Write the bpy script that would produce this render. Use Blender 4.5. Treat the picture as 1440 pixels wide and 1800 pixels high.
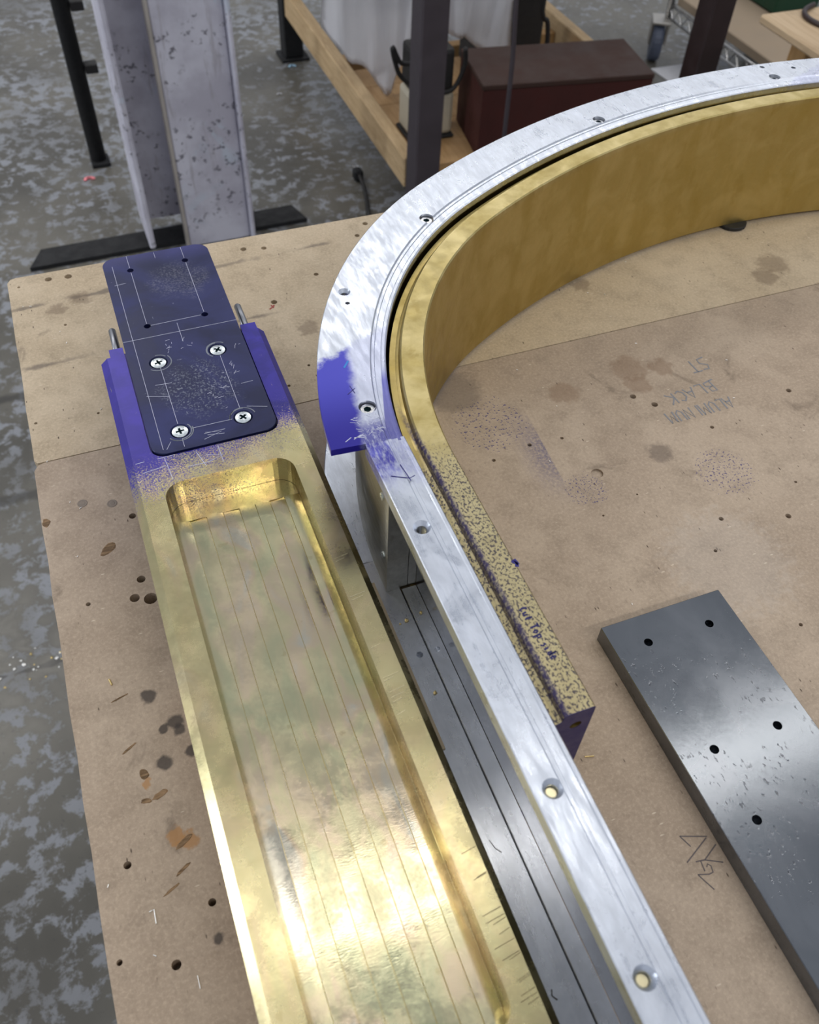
import bpy, bmesh, math, random
from mathutils import Vector, Matrix
random.seed(7)
S = bpy.context.scene
for o in list(bpy.data.objects): bpy.data.objects.remove(o)
COL = S.collection
B = 0.9                                   # height of the bench top above the floor
# ------------------------------------------------------------------ camera
cd = bpy.data.cameras.new('camera'); cam = bpy.data.objects.new('camera', cd); COL.objects.link(cam)
a, b, g = -0.407428, 0.692689, 0.0549857
cam.matrix_world = Matrix.Translation((0, 0, B + 0.5)) @ (Matrix.Rotation(a, 4, 'Z') @ Matrix.Rotation(b, 4, 'X') @ Matrix.Rotation(g, 4, 'Z'))
cd.sensor_fit = 'HORIZONTAL'; cd.sensor_width = 36; cd.lens = 1539.574 / 1440 * 36
cd.clip_start = 0.01; cd.clip_end = 60
cd.dof.use_dof = True; cd.dof.focus_distance = 0.62; cd.dof.aperture_fstop = 16
S.camera = cam
# ------------------------------------------------------------------ world, lights, exposure
w = bpy.data.worlds.new('world'); S.world = w; w.use_nodes = True
w.node_tree.nodes['Background'].inputs[0].default_value = (0.66, 0.69, 0.75, 1)
w.node_tree.nodes['Background'].inputs[1].default_value = 0.56
def tube_light(name, x, y, z, lx, ly, p, col=(1, 0.97, 0.92)):
    l = bpy.data.lights.new(name, 'AREA'); l.shape = 'RECTANGLE'; l.size = lx; l.size_y = ly; l.energy = p; l.color = col
    o = bpy.data.objects.new(name, l); COL.objects.link(o); o.location = (x, y, B + z); return o
tube_light('ceiling_tube_row', 0.8, 0.79, 2.5, 6.0, 0.12, 13)
tube_light('ceiling_tube_row', 1.2, 3.6, 2.6, 6.0, 0.30, 46)
door = tube_light('open_loading_door', -5.0, 1.80, 0.45, 2.2, 0.45, 48, (0.90, 0.95, 1.0)); door.rotation_euler = (0, -math.pi / 2, 0)
tube_light('ceiling_tube_row', -2.6, 3.2, 2.6, 3.0, 0.30, 34)
tube_light('ceiling_tube_row', 1.6, -1.8, 2.6, 3.0, 0.30, 36)
S.view_settings.view_transform = 'Standard'; S.view_settings.look = 'None'
S.view_settings.gamma = 1; S.view_settings.use_curve_mapping = False
S.view_settings.exposure = 0.40

# ------------------------------------------------------------------ material helpers
class Mat:
    def __init__(s, name, rough=0.5, metal=0.0, color=(0.5, 0.5, 0.5), spec=0.5):
        s.m = bpy.data.materials.new(name); s.m.use_nodes = True; s.t = s.m.node_tree
        s.p = s.t.nodes['Principled BSDF']
        s.p.inputs['Roughness'].default_value = rough; s.p.inputs['Metallic'].default_value = metal
        s.p.inputs['Base Color'].default_value = (*color, 1); s.p.inputs['Specular IOR Level'].default_value = spec
        tc = s.t.nodes.new('ShaderNodeTexCoord'); s.co = tc.outputs['Object']
        sp = s.t.nodes.new('ShaderNodeSeparateXYZ'); s.t.links.new(s.co, sp.inputs[0])
        s.x, s.y, s.z = sp.outputs
    def put(s, sock, v):
        if isinstance(v, bpy.types.NodeSocket): s.t.links.new(v, sock)
        elif isinstance(v, (tuple, list)):
            sock.default_value = (*v, 1) if sock.type == 'RGBA' and len(v) == 3 else v
        else: sock.default_value = v
    def math(s, op, a, b=0.0, c=0.0):
        n = s.t.nodes.new('ShaderNodeMath'); n.operation = op
        s.put(n.inputs[0], a); s.put(n.inputs[1], b)
        if len(n.inputs) > 2: s.put(n.inputs[2], c)
        return n.outputs[0]
    def add(s, a, b): return s.math('ADD', a, b)
    def mul(s, a, b): return s.math('MULTIPLY', a, b)
    def sub(s, a, b): return s.math('SUBTRACT', a, b)
    def mx(s, a, b): return s.math('MAXIMUM', a, b)
    def ss(s, v, lo, hi, t0=0.0, t1=1.0):
        n = s.t.nodes.new('ShaderNodeMapRange'); n.interpolation_type = 'SMOOTHSTEP'; n.clamp = True
        s.put(n.inputs[0], v); n.inputs[1].default_value = lo; n.inputs[2].default_value = hi
        n.inputs[3].default_value = t0; n.inputs[4].default_value = t1
        return n.outputs[0]
    def vec(s, sx, sy, sz, rot=0.0):
        n = s.t.nodes.new('ShaderNodeMapping'); s.t.links.new(s.co, n.inputs[0])
        n.inputs['Scale'].default_value = (sx, sy, sz); n.inputs['Rotation'].default_value = (0, 0, rot)
        return n.outputs[0]
    def noise(s, scale, detail=3, rough=0.5, vec=None, dist=0.0, col=False):
        n = s.t.nodes.new('ShaderNodeTexNoise'); s.t.links.new(vec or s.co, n.inputs['Vector'])
        n.inputs['Scale'].default_value = scale; n.inputs['Detail'].default_value = detail
        n.inputs['Roughness'].default_value = rough; n.inputs['Distortion'].default_value = dist
        return n.outputs['Color' if col else 'Fac']
    def vor(s, scale, vec=None, feat='F1', out='Distance'):
        n = s.t.nodes.new('ShaderNodeTexVoronoi'); s.t.links.new(vec or s.co, n.inputs['Vector'])
        n.inputs['Scale'].default_value = scale; n.feature = feat
        return n.outputs[out]
    def mix(s, f, c1, c2, mode='MIX'):
        n = s.t.nodes.new('ShaderNodeMix'); n.data_type = 'RGBA'; n.blend_type = mode
        s.put(n.inputs[0], f); s.put(n.inputs[6], c1); s.put(n.inputs[7], c2)
        return n.outputs[2]
    def mixf(s, f, v1, v2):
        n = s.t.nodes.new('ShaderNodeMix'); s.put(n.inputs[0], f); s.put(n.inputs[2], v1); s.put(n.inputs[3], v2)
        return n.outputs[0]
    def hsv(s, c, h, sat=1.0, v=1.0):
        n = s.t.nodes.new('ShaderNodeHueSaturation'); s.put(n.inputs['Hue'], h); s.put(n.inputs['Saturation'], sat)
        s.put(n.inputs['Value'], v); s.put(n.inputs['Color'], c); return n.outputs[0]
    def blob(s, x, y, r, wob=None):
        d = s.math('SQRT', s.add(s.math('POWER', s.math('ABSOLUTE', s.sub(s.x, x)), 2.0), s.math('POWER', s.math('ABSOLUTE', s.sub(s.y, y)), 2.0)))
        if wob is not None: d = s.add(d, wob)
        return s.ss(d, r * 0.55, r, 1.0, 0.0)
    def color(s, v): s.put(s.p.inputs['Base Color'], v)
    def rough(s, v): s.put(s.p.inputs['Roughness'], v)
    def metal(s, v): s.put(s.p.inputs['Metallic'], v)
    def brushed(s, k, tx=1.0, ty=0.0):
        n = s.t.nodes.new('ShaderNodeCombineXYZ'); n.inputs[0].default_value = tx; n.inputs[1].default_value = ty
        s.p.inputs['Anisotropic'].default_value = k; s.t.links.new(n.outputs[0], s.p.inputs['Tangent'])
    def bump(s, h, strength=0.3, dist=0.001):
        n = s.t.nodes.new('ShaderNodeBump'); n.inputs['Strength'].default_value = strength; n.inputs['Distance'].default_value = dist
        s.put(n.inputs['Height'], h); s.t.links.new(n.outputs[0], s.p.inputs['Normal'])

def plain(name, color, rough=0.5, metal=0.0, var=0.15, scale=40, bumps=0.1, dist=0.0004):
    m = Mat(name, rough, metal)
    n = m.noise(scale, 5, 0.6)
    m.color(m.mix(n, tuple(c * (1 - var) for c in color), tuple(min(1, c * (1 + var)) for c in color)))
    m.rough(m.ss(n, 0.3, 0.7, rough * 0.85, min(1, rough * 1.15)))
    m.bump(m.noise(scale * 6, 3), bumps, dist)
    return m.m

BLUE = (0.008, 0.004, 0.20); BLUE2 = (0.024, 0.013, 0.31); NAVY = (0.012, 0.016, 0.085)

def mdf(name, c1, c2, main):
    m = Mat(name, 0.62, spec=0.3)
    big = m.noise(7, 4, 0.6, dist=0.6); mid = m.noise(38, 5, 0.65)
    c = m.mix(m.ss(big, 0.35, 0.65), c1, c2)
    c = m.mix(m.ss(mid, 0.42, 0.72, 0.0, 0.42), c, tuple(v * 0.60 for v in c1))
    c = m.mix(m.ss(m.noise(330, 4, 0.7, vec=m.vec(1, 0.6, 1, 0.3)), 0.5, 0.75, 0.0, 0.36), c, tuple(v * 0.5 for v in c1))
    fib = m.noise(900, 2, 0.6)
    c = m.mix(m.ss(m.noise(430, 4, 0.75), 0.42, 0.72, 0.0, 0.40), c, tuple(min(1, v * 1.4) for v in c2))
    fl = m.vor(230, m.vec(1, 0.35, 1, 0.7))
    c = m.mix(m.mul(m.ss(fl, 0.07, 0.15, 1, 0), m.ss(m.noise(60, 2), 0.52, 0.64)), c, (0.10, 0.07, 0.05))
    fl2 = m.vor(190, m.vec(0.3, 1, 1, 0.4))
    c = m.mix(m.mul(m.ss(fl2, 0.05, 0.11, 0.7, 0), m.ss(m.noise(45, 2), 0.5, 0.6)), c, (0.70, 0.60, 0.47))
    grime = m.ss(m.noise(15, 6, 0.7, dist=1.0), 0.60, 0.74, 0.0, 0.62)
    c = m.mix(grime, c, (0.14, 0.105, 0.075))
    wob = m.mul(m.sub(m.noise(160, 3), 0.5), 0.006)
    if main:
        for (x, y, r) in ((-0.0434, 0.2953, 0.006), (-0.0305, 0.2726, 0.006), (-0.0292, 0.2665, 0.005), (-0.0387, 0.2696, 0.004),
                          (-0.0421, 0.2487, 0.006), (-0.0251, 0.2502, 0.005), (-0.034, 0.142, 0.004)):
            c = m.mix(m.mul(m.blob(x, y, r, wob), 0.85), c, (0.055, 0.045, 0.04))
        for (x, y, r) in ((0.403, 0.470, 0.020), (0.43, 0.462, 0.013), (0.40, 0.449, 0.014), (0.334, 0.46, 0.016)):
            c = m.mix(m.mul(m.blob(x, y, r, m.mul(wob, 3.0)), 0.45), c, (0.20, 0.12, 0.07))
        for (x, y, r) in ((-0.0435, 0.2035, 0.0065), (-0.0385, 0.1985, 0.0065), (-0.054, 0.240, 0.004)):      # torn orange fibre
            c = m.mix(m.mul(m.blob(x, y, r, m.mul(wob, 2.4)), 0.8), c, (0.40, 0.21, 0.08))
        # blue overspray with the hard edge a masking plate left
        e = m.sub(m.add(m.mul(m.sub(m.y, 0.3502), 0.0672), 0.2864), m.x)
        sp = m.mul(m.mul(m.ss(e, -0.0006, 0.0006), m.ss(e, 0.0, 0.030, 1.0, 0.0)), m.mul(m.ss(m.y, 0.345, 0.40), m.ss(m.y, 0.405, 0.46, 1.0, 0.0)))
        c = m.mix(m.mul(sp, m.ss(m.noise(420, 3, 0.7), 0.33, 0.62, 0.10, 0.72)), c, (0.085, 0.08, 0.17))
        for (x, y, r, sc) in ((0.259, 0.4466, 0.045, 330), (0.413, 0.338, 0.035, 420), (0.300, 0.357, 0.025, 500)):
            near = m.blob(x, y, r)
            dots = m.ss(m.sub(m.noise(sc * 1.3, 3, 0.6), m.mul(m.sub(1.0, near), 0.22)), 0.575, 0.61)
            c = m.mix(m.mul(dots, 0.9), c, (0.06, 0.05, 0.16))
        c = m.mix(m.mul(m.blob(0.365, 0.262, 0.055, m.mul(wob, 9.0)), 0.18), c, (0.62, 0.57, 0.52))
        c = m.mix(m.mul(m.blob(0.245, 0.490, 0.03, m.mul(wob, 2.0)), 0.5), c, (0.11, 0.09, 0.08))
        c = m.mix(m.mul(m.blob(0.375, 0.372, 0.013, m.mul(wob, 2.0)), 0.6), c, (0.13, 0.10, 0.08))
    else:
        for (y, sl) in ((0.720, 0.05), (0.635, 0.04)):
            st = m.math('ABSOLUTE', m.sub(m.sub(m.y, y), m.mul(m.x, sl)))
            st = m.add(st, m.mul(m.sub(m.noise(60, 4), 0.5), 0.012))
            c = m.mix(m.mul(m.ss(st, 0.0005, 0.004, 1, 0), m.ss(m.noise(22, 3), 0.42, 0.6, 0.0, 0.75)), c, (0.16, 0.13, 0.105))
        for (x, y, r) in ((-0.028, 0.716, 0.012), (-0.05, 0.706, 0.010), (0.155, 0.61, 0.012), (0.62, 0.56, 0.02), (0.60, 0.545, 0.016), (0.42, 0.59, 0.012)):
            c = m.mix(m.mul(m.blob(x, y, r, m.mul(wob, 2.5)), 0.5), c, (0.17, 0.12, 0.08))
    m.color(c)
    m.rough(m.ss(mid, 0.3, 0.7, 0.5, 0.72))
    m.bump(m.add(m.mul(fib, 0.5), mid), 0.22, 0.0006)
    return m.m

def brass(name, kind):
    m = Mat(name, 0.36, 1.0)
    base = (0.66, 0.52, 0.235)
    n1 = m.noise(26, 5, 0.6, dist=0.8); n2 = m.noise(110, 4, 0.6)
    c = m.mix(m.ss(n1, 0.35, 0.65), (0.46, 0.37, 0.155), (0.60, 0.50, 0.245))
    c = m.mix(m.ss(n2, 0.45, 0.8, 0, 0.22), c, (0.36, 0.28, 0.11))
    if kind == 'bar' or kind == 'pocket':
        s = 1.0 if kind == 'pocket' else 0.45
        iri = m.noise(42, 3, 0.5, dist=0.8, vec=m.vec(1, 0.5, 1))
        pale = m.mix(m.ss(iri, 0.32, 0.54), (0.53, 0.535, 0.35), (0.64, 0.575, 0.375))
        pale = m.mix(m.ss(iri, 0.48, 0.60), pale, (0.66, 0.545, 0.40))
        pale = m.mix(m.ss(iri, 0.58, 0.72), pale, (0.585, 0.555, 0.475))
        c = m.mix(0.85 * s, c, pale)
        spots = m.ss(m.noise(75, 2, 0.5), 0.70, 0.73)
        c = m.mix(m.mul(spots, 0.22), c, (0.36, 0.26, 0.10))
    patina = m.add(m.mul(m.noise(48, 3, 0.5), 0.7), m.mul(m.noise(420, 3, 0.7), 0.3))
    rough = m.ss(patina, 0.30, 0.70, 0.19, 0.32)
    metal = 1.0
    if kind == 'pocket':
        rough = m.ss(patina, 0.36, 0.64, 0.12, 0.27)
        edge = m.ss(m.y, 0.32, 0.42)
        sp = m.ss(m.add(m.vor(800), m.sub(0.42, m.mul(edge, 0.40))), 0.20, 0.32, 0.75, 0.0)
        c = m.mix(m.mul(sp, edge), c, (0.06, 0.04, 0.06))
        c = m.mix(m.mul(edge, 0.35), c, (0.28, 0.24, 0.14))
        h = m.add(m.mul(m.noise(70, 2, 0.4), 1.5), m.mul(m.noise(1400, 2, vec=m.vec(0.25, 1, 1, 0.9)), 0.25)); m.bump(h, 0.10, 0.0006)
    elif kind == 'bar':
        # layout dye wiped over the far end, breaking up into speckle
        t = m.add(m.sub(m.y, m.add(0.413, m.mul(m.x, 0.25))), m.mul(m.sub(m.noise(38, 3), 0.5), 0.035))
        grain = m.noise(950, 3, 0.75)
        full = m.ss(m.add(m.mul(t, 22.0), m.mul(m.sub(grain, 0.5), 2.6)), -0.15, 0.55)
        dye = m.mix(m.ss(m.noise(45, 4, 0.6, dist=0.7), 0.38, 0.66), BLUE, BLUE2)
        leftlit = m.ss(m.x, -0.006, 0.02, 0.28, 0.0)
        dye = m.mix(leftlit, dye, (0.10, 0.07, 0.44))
        scr = m.ss(m.noise(260, 4, 0.7, vec=m.vec(1, 0.25, 1, 0.5)), 0.68, 0.74)
        full = m.mul(full, m.sub(1.0, m.mul(scr, 0.65)))
        c = m.mix(full, c, dye)
        metal = m.mixf(full, 1.0, 0.15)
        rough = m.mixf(full, rough, 0.33)
        h = m.add(m.mul(m.noise(60, 2, 0.4), 1.0), m.mul(m.noise(1500, 2, vec=m.vec(0.12, 1, 1)), 0.3)); m.bump(h, 0.08, 0.0005)
    elif kind == 'arch':
        streak = m.noise(18, 5, 0.6, vec=m.vec(1.6, 1.6, 0.55), dist=0.5)
        c = m.mix(m.ss(streak, 0.45, 0.70, 0, 0.6), c, (0.36, 0.27, 0.075))
        c = m.mix(m.ss(m.noise(42, 4, 0.6, vec=m.vec(1.2, 1.2, 0.7)), 0.58, 0.70, 0, 0.4), c, (0.31, 0.22, 0.06))
        rough = m.ss(n2, 0.3, 0.7, 0.36, 0.50)
        c = m.mix(m.ss(m.z, 0.128, 0.122, 0.0, 0.45), c, (0.50, 0.355, 0.085))
        # speckled dye over the straight leg, solid on its sawn end
        top = m.ss(m.z, 0.1195, 0.1200)
        leg = m.mul(m.ss(m.y, 0.345, 0.30), 1.0)
        c = m.mix(m.mul(m.mul(leg, top), 0.6), c, (0.47, 0.42, 0.28))
        dens = m.add(0.08, m.mul(leg, 0.30))
        dots = m.ss(m.add(m.noise(760, 3, 0.65, vec=m.vec(1, 0.7, 1, 0.4)), m.mul(dens, 0.30)), 0.635, 0.675)
        dots = m.mul(m.mul(dots, leg), top)
        c = m.mix(m.mul(dots, 0.92), c, (0.030, 0.022, 0.040))
        step = m.mul(m.ss(m.math('ABSOLUTE', m.sub(m.x, 0.1472)), 0.0004, 0.0024, 1.0, 0.0), m.mul(m.ss(m.y, 0.385, 0.33), top))
        c = m.mix(m.mul(step, m.ss(m.noise(500, 3), 0.3, 0.6, 0.3, 0.95)), c, (0.03, 0.018, 0.09))
        end = m.ss(m.y, 0.1436, 0.1438, 1.0, 0.0)
        c = m.mix(end, c, (0.016, 0.010, 0.085))
        dye = m.mx(end, m.mx(dots, step))
        metal = m.mixf(dye, 1.0, 0.1)
        m.bump(m.add(m.noise(50, 2, 0.4), m.mul(m.noise(1200, 2, vec=m.vec(1, 1, 0.2)), 0.3)), 0.08, 0.0005)
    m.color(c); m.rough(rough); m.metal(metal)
    return m.m

def alu(name, kind='plain', base=(0.64, 0.68, 0.76), r0=0.24, r1=0.44):
    m = Mat(name, 0.35, 1.0)
    sw = m.noise(40, 5, 0.65, dist=1.2); fine = m.noise(260, 6, 0.7, vec=m.vec(1, 0.18, 1, 0.55))
    c = m.mix(m.ss(sw, 0.35, 0.68), tuple(v * 0.93 for v in base), tuple(min(1, v * 1.05) for v in base))
    c = m.mix(m.ss(fine, 0.38, 0.66, 0, 0.42), c, tuple(v * 0.72 for v in base))
    c = m.mix(m.ss(m.noise(60, 4, 0.6), 0.60, 0.74, 0, 0.2), c, tuple(v * 0.65 for v in base))
    rough = m.ss(m.add(m.mul(sw, 0.4), m.mul(fine, 0.6)), 0.38, 0.62, r0, r1)
    metal = 1.0
    if kind in ('arc', 'rail'):
        grain = m.sub(m.noise(70, 4, 0.7), 0.5); fg = m.noise(700, 3, 0.7, vec=m.vec(1, 0.3, 1, -0.5))
        if kind == 'arc':
            # brushed-on dye: solid at the outer corner, scrubbed thin round the screw
            edge = m.sub(0.452, m.mul(m.x, 0.0)); t = m.sub(m.add(edge, m.mul(grain, 0.02)), m.add(m.y, m.mul(m.sub(m.x, 0.11), -0.45)))
            yb = m.ss(t, 0.036, 0.042)
            inn = m.add(m.sub(m.x, m.mul(m.sub(m.y, 0.34), 0.20)), m.mul(grain, 0.010))
            xb = m.ss(inn, 0.112, 0.119, 1.0, 0.16)
            low = m.ss(m.y, 0.3455, 0.362, 0.85, 0.0)
            xb = m.mx(xb, m.mul(low, m.ss(fg, 0.30, 0.55, 0.45, 1.0)))
            k = m.mul(yb, xb)
            led = m.mul(m.ss(m.add(m.x, m.mul(m.sub(m.y, 0.34), -0.30)), 0.1285, 0.1295), m.ss(m.y, 0.385, 0.405, 0.8, 0.0))
            k = m.mx(k, led)
            blue = m.mix(m.ss(m.y, 0.345, 0.40), (0.010, 0.005, 0.26), (0.055, 0.055, 0.48))
        else:
            t = m.add(m.y, m.mul(grain, 0.035))
            k = m.mul(m.ss(t, 0.292, 0.322), m.ss(fg, 0.28, 0.62, 0.35, 0.95))
            k = m.mul(k, m.ss(m.add(m.x, m.mul(grain, 0.004)), 0.1265, 0.1285, 1.0, 0.45))
            blue = m.mix(m.ss(m.noise(60, 4), 0.4, 0.6), (0.02, 0.014, 0.30), (0.09, 0.09, 0.48))
        c = m.mix(k, c, blue); metal = m.mixf(k, 1.0, 0.25); rough = m.mixf(k, rough, 0.38)
    m.color(c); m.rough(rough); m.metal(metal)
    m.bump(fine if kind != 'base' else m.noise(900, 2, vec=m.vec(1, 0.03, 1)), 0.06 if kind != 'base' else 0.03, 0.0004)
    if kind == 'base': m.brushed(1.0)
    return m.m

def navy_plate():
    m = Mat('dyed_steel', 0.34, 0.35)
    n = m.noise(14, 4, 0.6, dist=0.8); f = m.noise(600, 3, 0.7)
    c = m.mix(m.ss(n, 0.35, 0.7), (0.008, 0.012, 0.055), (0.024, 0.030, 0.125))
    c = m.mix(m.ss(m.y, 0.66, 0.685, 0, 0.3), c, (0.10, 0.10, 0.34))
    worn = m.mul(m.blob(0.043, 0.500, 0.035, m.mul(m.sub(m.noise(90, 4), 0.5), 0.03)), m.ss(f, 0.5, 0.72))
    c = m.mix(m.mul(worn, 0.8), c, (0.25, 0.27, 0.33))
    worn2 = m.mul(m.blob(0.055, 0.636, 0.03, m.mul(m.sub(m.noise(70, 4), 0.5), 0.03)), m.ss(f, 0.4, 0.75))
    c = m.mix(m.mul(worn2, 0.5), c, (0.22, 0.23, 0.28))
    s1 = m.ss(m.noise(230, 4, 0.7, vec=m.vec(1, 0.2, 1, 1.1)), 0.69, 0.73, 0, 0.6)
    s2 = m.ss(m.noise(260, 4, 0.7, vec=m.vec(0.2, 1, 1, 0.3)), 0.70, 0.74, 0, 0.5)
    c = m.mix(m.mx(s1, s2), c, (0.34, 0.36, 0.45))
    m.color(c); m.rough(m.ss(n, 0.3, 0.7, 0.30, 0.44)); m.bump(f, 0.08, 0.0003)
    return m.m

def steel_plate_mat():
    m = Mat('mill_steel', 0.38, 1.0)
    n = m.noise(16, 4, 0.6, dist=0.5); pit = m.noise(520, 3, 0.6, vec=m.vec(1, 0.4, 1))
    c = m.mix(m.ss(n, 0.3, 0.7), (0.20, 0.215, 0.235), (0.28, 0.295, 0.32))
    pits = m.mul(m.ss(pit, 0.60, 0.68), m.ss(m.noise(24, 2), 0.42, 0.55))
    c = m.mix(m.mul(pits, 0.6), c, (0.10, 0.10, 0.11))
    m.color(c); m.rough(m.ss(n, 0.3, 0.7, 0.25, 0.31)); m.bump(m.sub(m.mul(pit, 0.4), pits), 0.18, 0.0003); m.brushed(1.0)
    return m.m

def floor_mat():
    m = Mat('painted_concrete', 0.4, spec=0.45)
    n = m.noise(26, 8, 0.66, dist=0.25); wide = m.noise(1.2, 3, 0.5)
    patch = m.ss(m.add(n, m.mul(m.sub(wide, 0.5), 0.35)), 0.48, 0.57)
    c = m.mix(m.ss(m.noise(3, 4), 0.35, 0.65), (0.072, 0.068, 0.058), (0.125, 0.118, 0.10))
    c = m.mix(m.mul(patch, m.ss(m.noise(5, 4), 0.3, 0.6, 0.35, 0.9)), c, (0.24, 0.255, 0.285))
    c = m.mix(m.ss(m.noise(120, 3), 0.62, 0.7, 0, 0.5), c, (0.05, 0.05, 0.05))
    for y, ww in ((0.95, 0.006), (1.37, 0.02), (1.68, 0.02)):
        st = m.add(m.math('ABSOLUTE', m.sub(m.y, y)), m.mul(m.sub(m.noise(16, 3), 0.5), 0.03))
        c = m.mix(m.mul(m.ss(st, ww * 0.3, ww, 0.8, 0.0), m.ss(m.x, -0.1, 0.1, 1.0, 0.0)), c, (0.035, 0.033, 0.03))
    m.color(c); m.rough(m.ss(n, 0.35, 0.7, 0.30, 0.52)); m.bump(n, 0.10, 0.002)
    return m.m

def column_mat():
    m = Mat('scuffed_lavender_paint', 0.55)
    n = m.noise(7, 4, 0.6); c = m.mix(m.ss(n, 0.35, 0.65), (0.44, 0.43, 0.51), (0.60, 0.60, 0.69))
    c = m.mix(m.ss(m.noise(5, 5, 0.7, dist=1.0), 0.56, 0.68, 0, 0.6), c, (0.50, 0.58, 0.68))
    sp = m.mul(m.ss(m.noise(52, 4, 0.65), 0.58, 0.64), m.ss(m.noise(6, 3), 0.44, 0.56))
    c = m.mix(m.mul(sp, 0.85), c, (0.11, 0.105, 0.13))
    c = m.mix(m.ss(m.noise(24, 5, 0.7, vec=m.vec(1, 1, 0.15)), 0.58, 0.68, 0, 0.5), c, (0.30, 0.28, 0.30))
    m.color(c); m.bump(m.noise(60, 4), 0.25, 0.002)
    return m.m

def wood(name, c1, c2, axis='y', scale=18):
    m = Mat(name, 0.6, spec=0.3)
    v = {'y': (6, 0.5, 6), 'x': (0.5, 6, 6), 'z': (6, 6, 0.5)}[axis]
    n = m.noise(scale, 5, 0.6, vec=m.vec(*v), dist=1.2)
    c = m.mix(m.ss(n, 0.32, 0.68), c1, c2)
    c = m.mix(m.ss(m.noise(6, 4), 0.55, 0.7, 0, 0.5), c, tuple(x * 0.55 for x in c1))
    m.color(c); m.bump(n, 0.2, 0.001); return m.m

M = dict(
    mdf_main=mdf('worn_fibreboard', (0.365, 0.283, 0.210), (0.44, 0.350, 0.265), True),
    mdf_back=mdf('worn_pale_fibreboard', (0.46, 0.365, 0.250), (0.54, 0.44, 0.315), False),
    bar=brass('dyed_bar_brass', 'bar'), pocket=brass('iridescent_pocket_brass', 'pocket'), arch=brass('speckled_arch_brass', 'arch'),
    alu_arc=alu('aluminium_arc', 'arc'), alu_rail=alu('aluminium_rail', 'rail'), alu=alu('aluminium', 'plain'),
    alu_base=alu('polished_aluminium', 'base', (0.86, 0.88, 0.92), 0.24, 0.28),
    block=alu('dull_aluminium', 'base', (0.46, 0.44, 0.38), 0.28, 0.42),
    navy=navy_plate(), steel=steel_plate_mat(), floor=floor_mat(), column=column_mat(),
    pin=plain('ground_steel', (0.30, 0.31, 0.34), 0.36, 1.0), zinc=plain('zinc_plate', (0.74, 0.80, 0.82), 0.28, 1.0, 0.08, 200),
    socket=plain('black_socket', (0.02, 0.02, 0.022), 0.4, 0.3), capscrew=plain('stainless', (0.62, 0.62, 0.62), 0.25, 1.0),
    scribe=plain('scribed_bright_line', (0.62, 0.64, 0.78), 0.4, 0.3), scratch=plain('bright_brass_scratch', (0.86, 0.76, 0.48), 0.3, 1.0),
    bitscratch=plain('dark_scratch', (0.16, 0.11, 0.05), 0.5), pencil=plain('pencil_line', (0.12, 0.10, 0.10), 0.7),
    marker=plain('faded_marker', (0.22, 0.22, 0.235), 0.7), ink=plain('blue_ink', (0.012, 0.010, 0.10), 0.5), cyan=plain('cyan_ink', (0.03, 0.22, 0.60), 0.5),
    dyeblue=plain('dark_dye', (0.012, 0.008, 0.16), 0.4),
    shim=plain('brown_phenolic', (0.30, 0.20, 0.12), 0.4, 0.2), lip=plain('tan_shim', (0.50, 0.41, 0.28), 0.45, 0.4),
    rubber=plain('black_rubber', (0.015, 0.014, 0.014), 0.7), blacksteel=plain('black_steel', (0.005, 0.0055, 0.007), 0.75, 0.0, 0.3, 30),
    mauve=plain('dark_mauve_paint', (0.050, 0.040, 0.048), 0.5, 0.0, 0.25, 20), maroon=plain('dark_maroon_paint', (0.028, 0.016, 0.017), 0.5, 0.0, 0.25, 20),
    lightwood=wood('raw_lumber', (0.42, 0.29, 0.155), (0.55, 0.40, 0.23), 'y'), ply=wood('plywood', (0.46, 0.33, 0.20), (0.56, 0.42, 0.27), 'y', 9),
    orangewood=wood('orange_lumber', (0.38, 0.22, 0.09), (0.46, 0.28, 0.12), 'z'), shelfwood=wood('shelf_wood', (0.36, 0.21, 0.09), (0.46, 0.29, 0.14), 'y', 10),
    redbox=plain('oxide_red_paint', (0.045, 0.005, 0.003), 0.7, 0.0, 0.25, 18), redtop=plain('brown_red_paint', (0.036, 0.014, 0.009), 0.75, 0.0, 0.3, 12),
    cloth=plain('white_cotton', (0.84, 0.84, 0.87), 0.9, 0.0, 0.05, 12, 0.3, 0.002), cream=plain('cream_enamel', (0.52, 0.48, 0.38), 0.4),
    card=plain('cardboard', (0.33, 0.255, 0.18), 0.8, 0.0, 0.1, 12), green=plain('green_plastic', (0.004, 0.045, 0.02), 0.5),
    wire=plain('chrome_wire', (0.60, 0.60, 0.60), 0.3, 1.0), wheel=plain('blue_grey_rubber', (0.07, 0.085, 0.13), 0.5), fork=plain('zinc_fork', (0.45, 0.43, 0.40), 0.4, 0.8),
    paper=plain('white_paper', (0.55, 0.56, 0.60), 0.85), pink=plain('pink_plastic', (0.85, 0.25, 0.28), 0.6), sky=plain('pale_blue_plastic', (0.35, 0.55, 0.72), 0.6),
    chip=plain('bright_chip', (0.9, 0.88, 0.84), 0.35, 0.6), goldchip=plain('brass_chip', (0.80, 0.62, 0.28), 0.35, 1.0), dark=plain('dark_swarf', (0.04, 0.035, 0.03), 0.5),
)

M['recess'] = plain('teal_drive_recess', (0.02, 0.055, 0.065), 0.45, 0.4)
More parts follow.
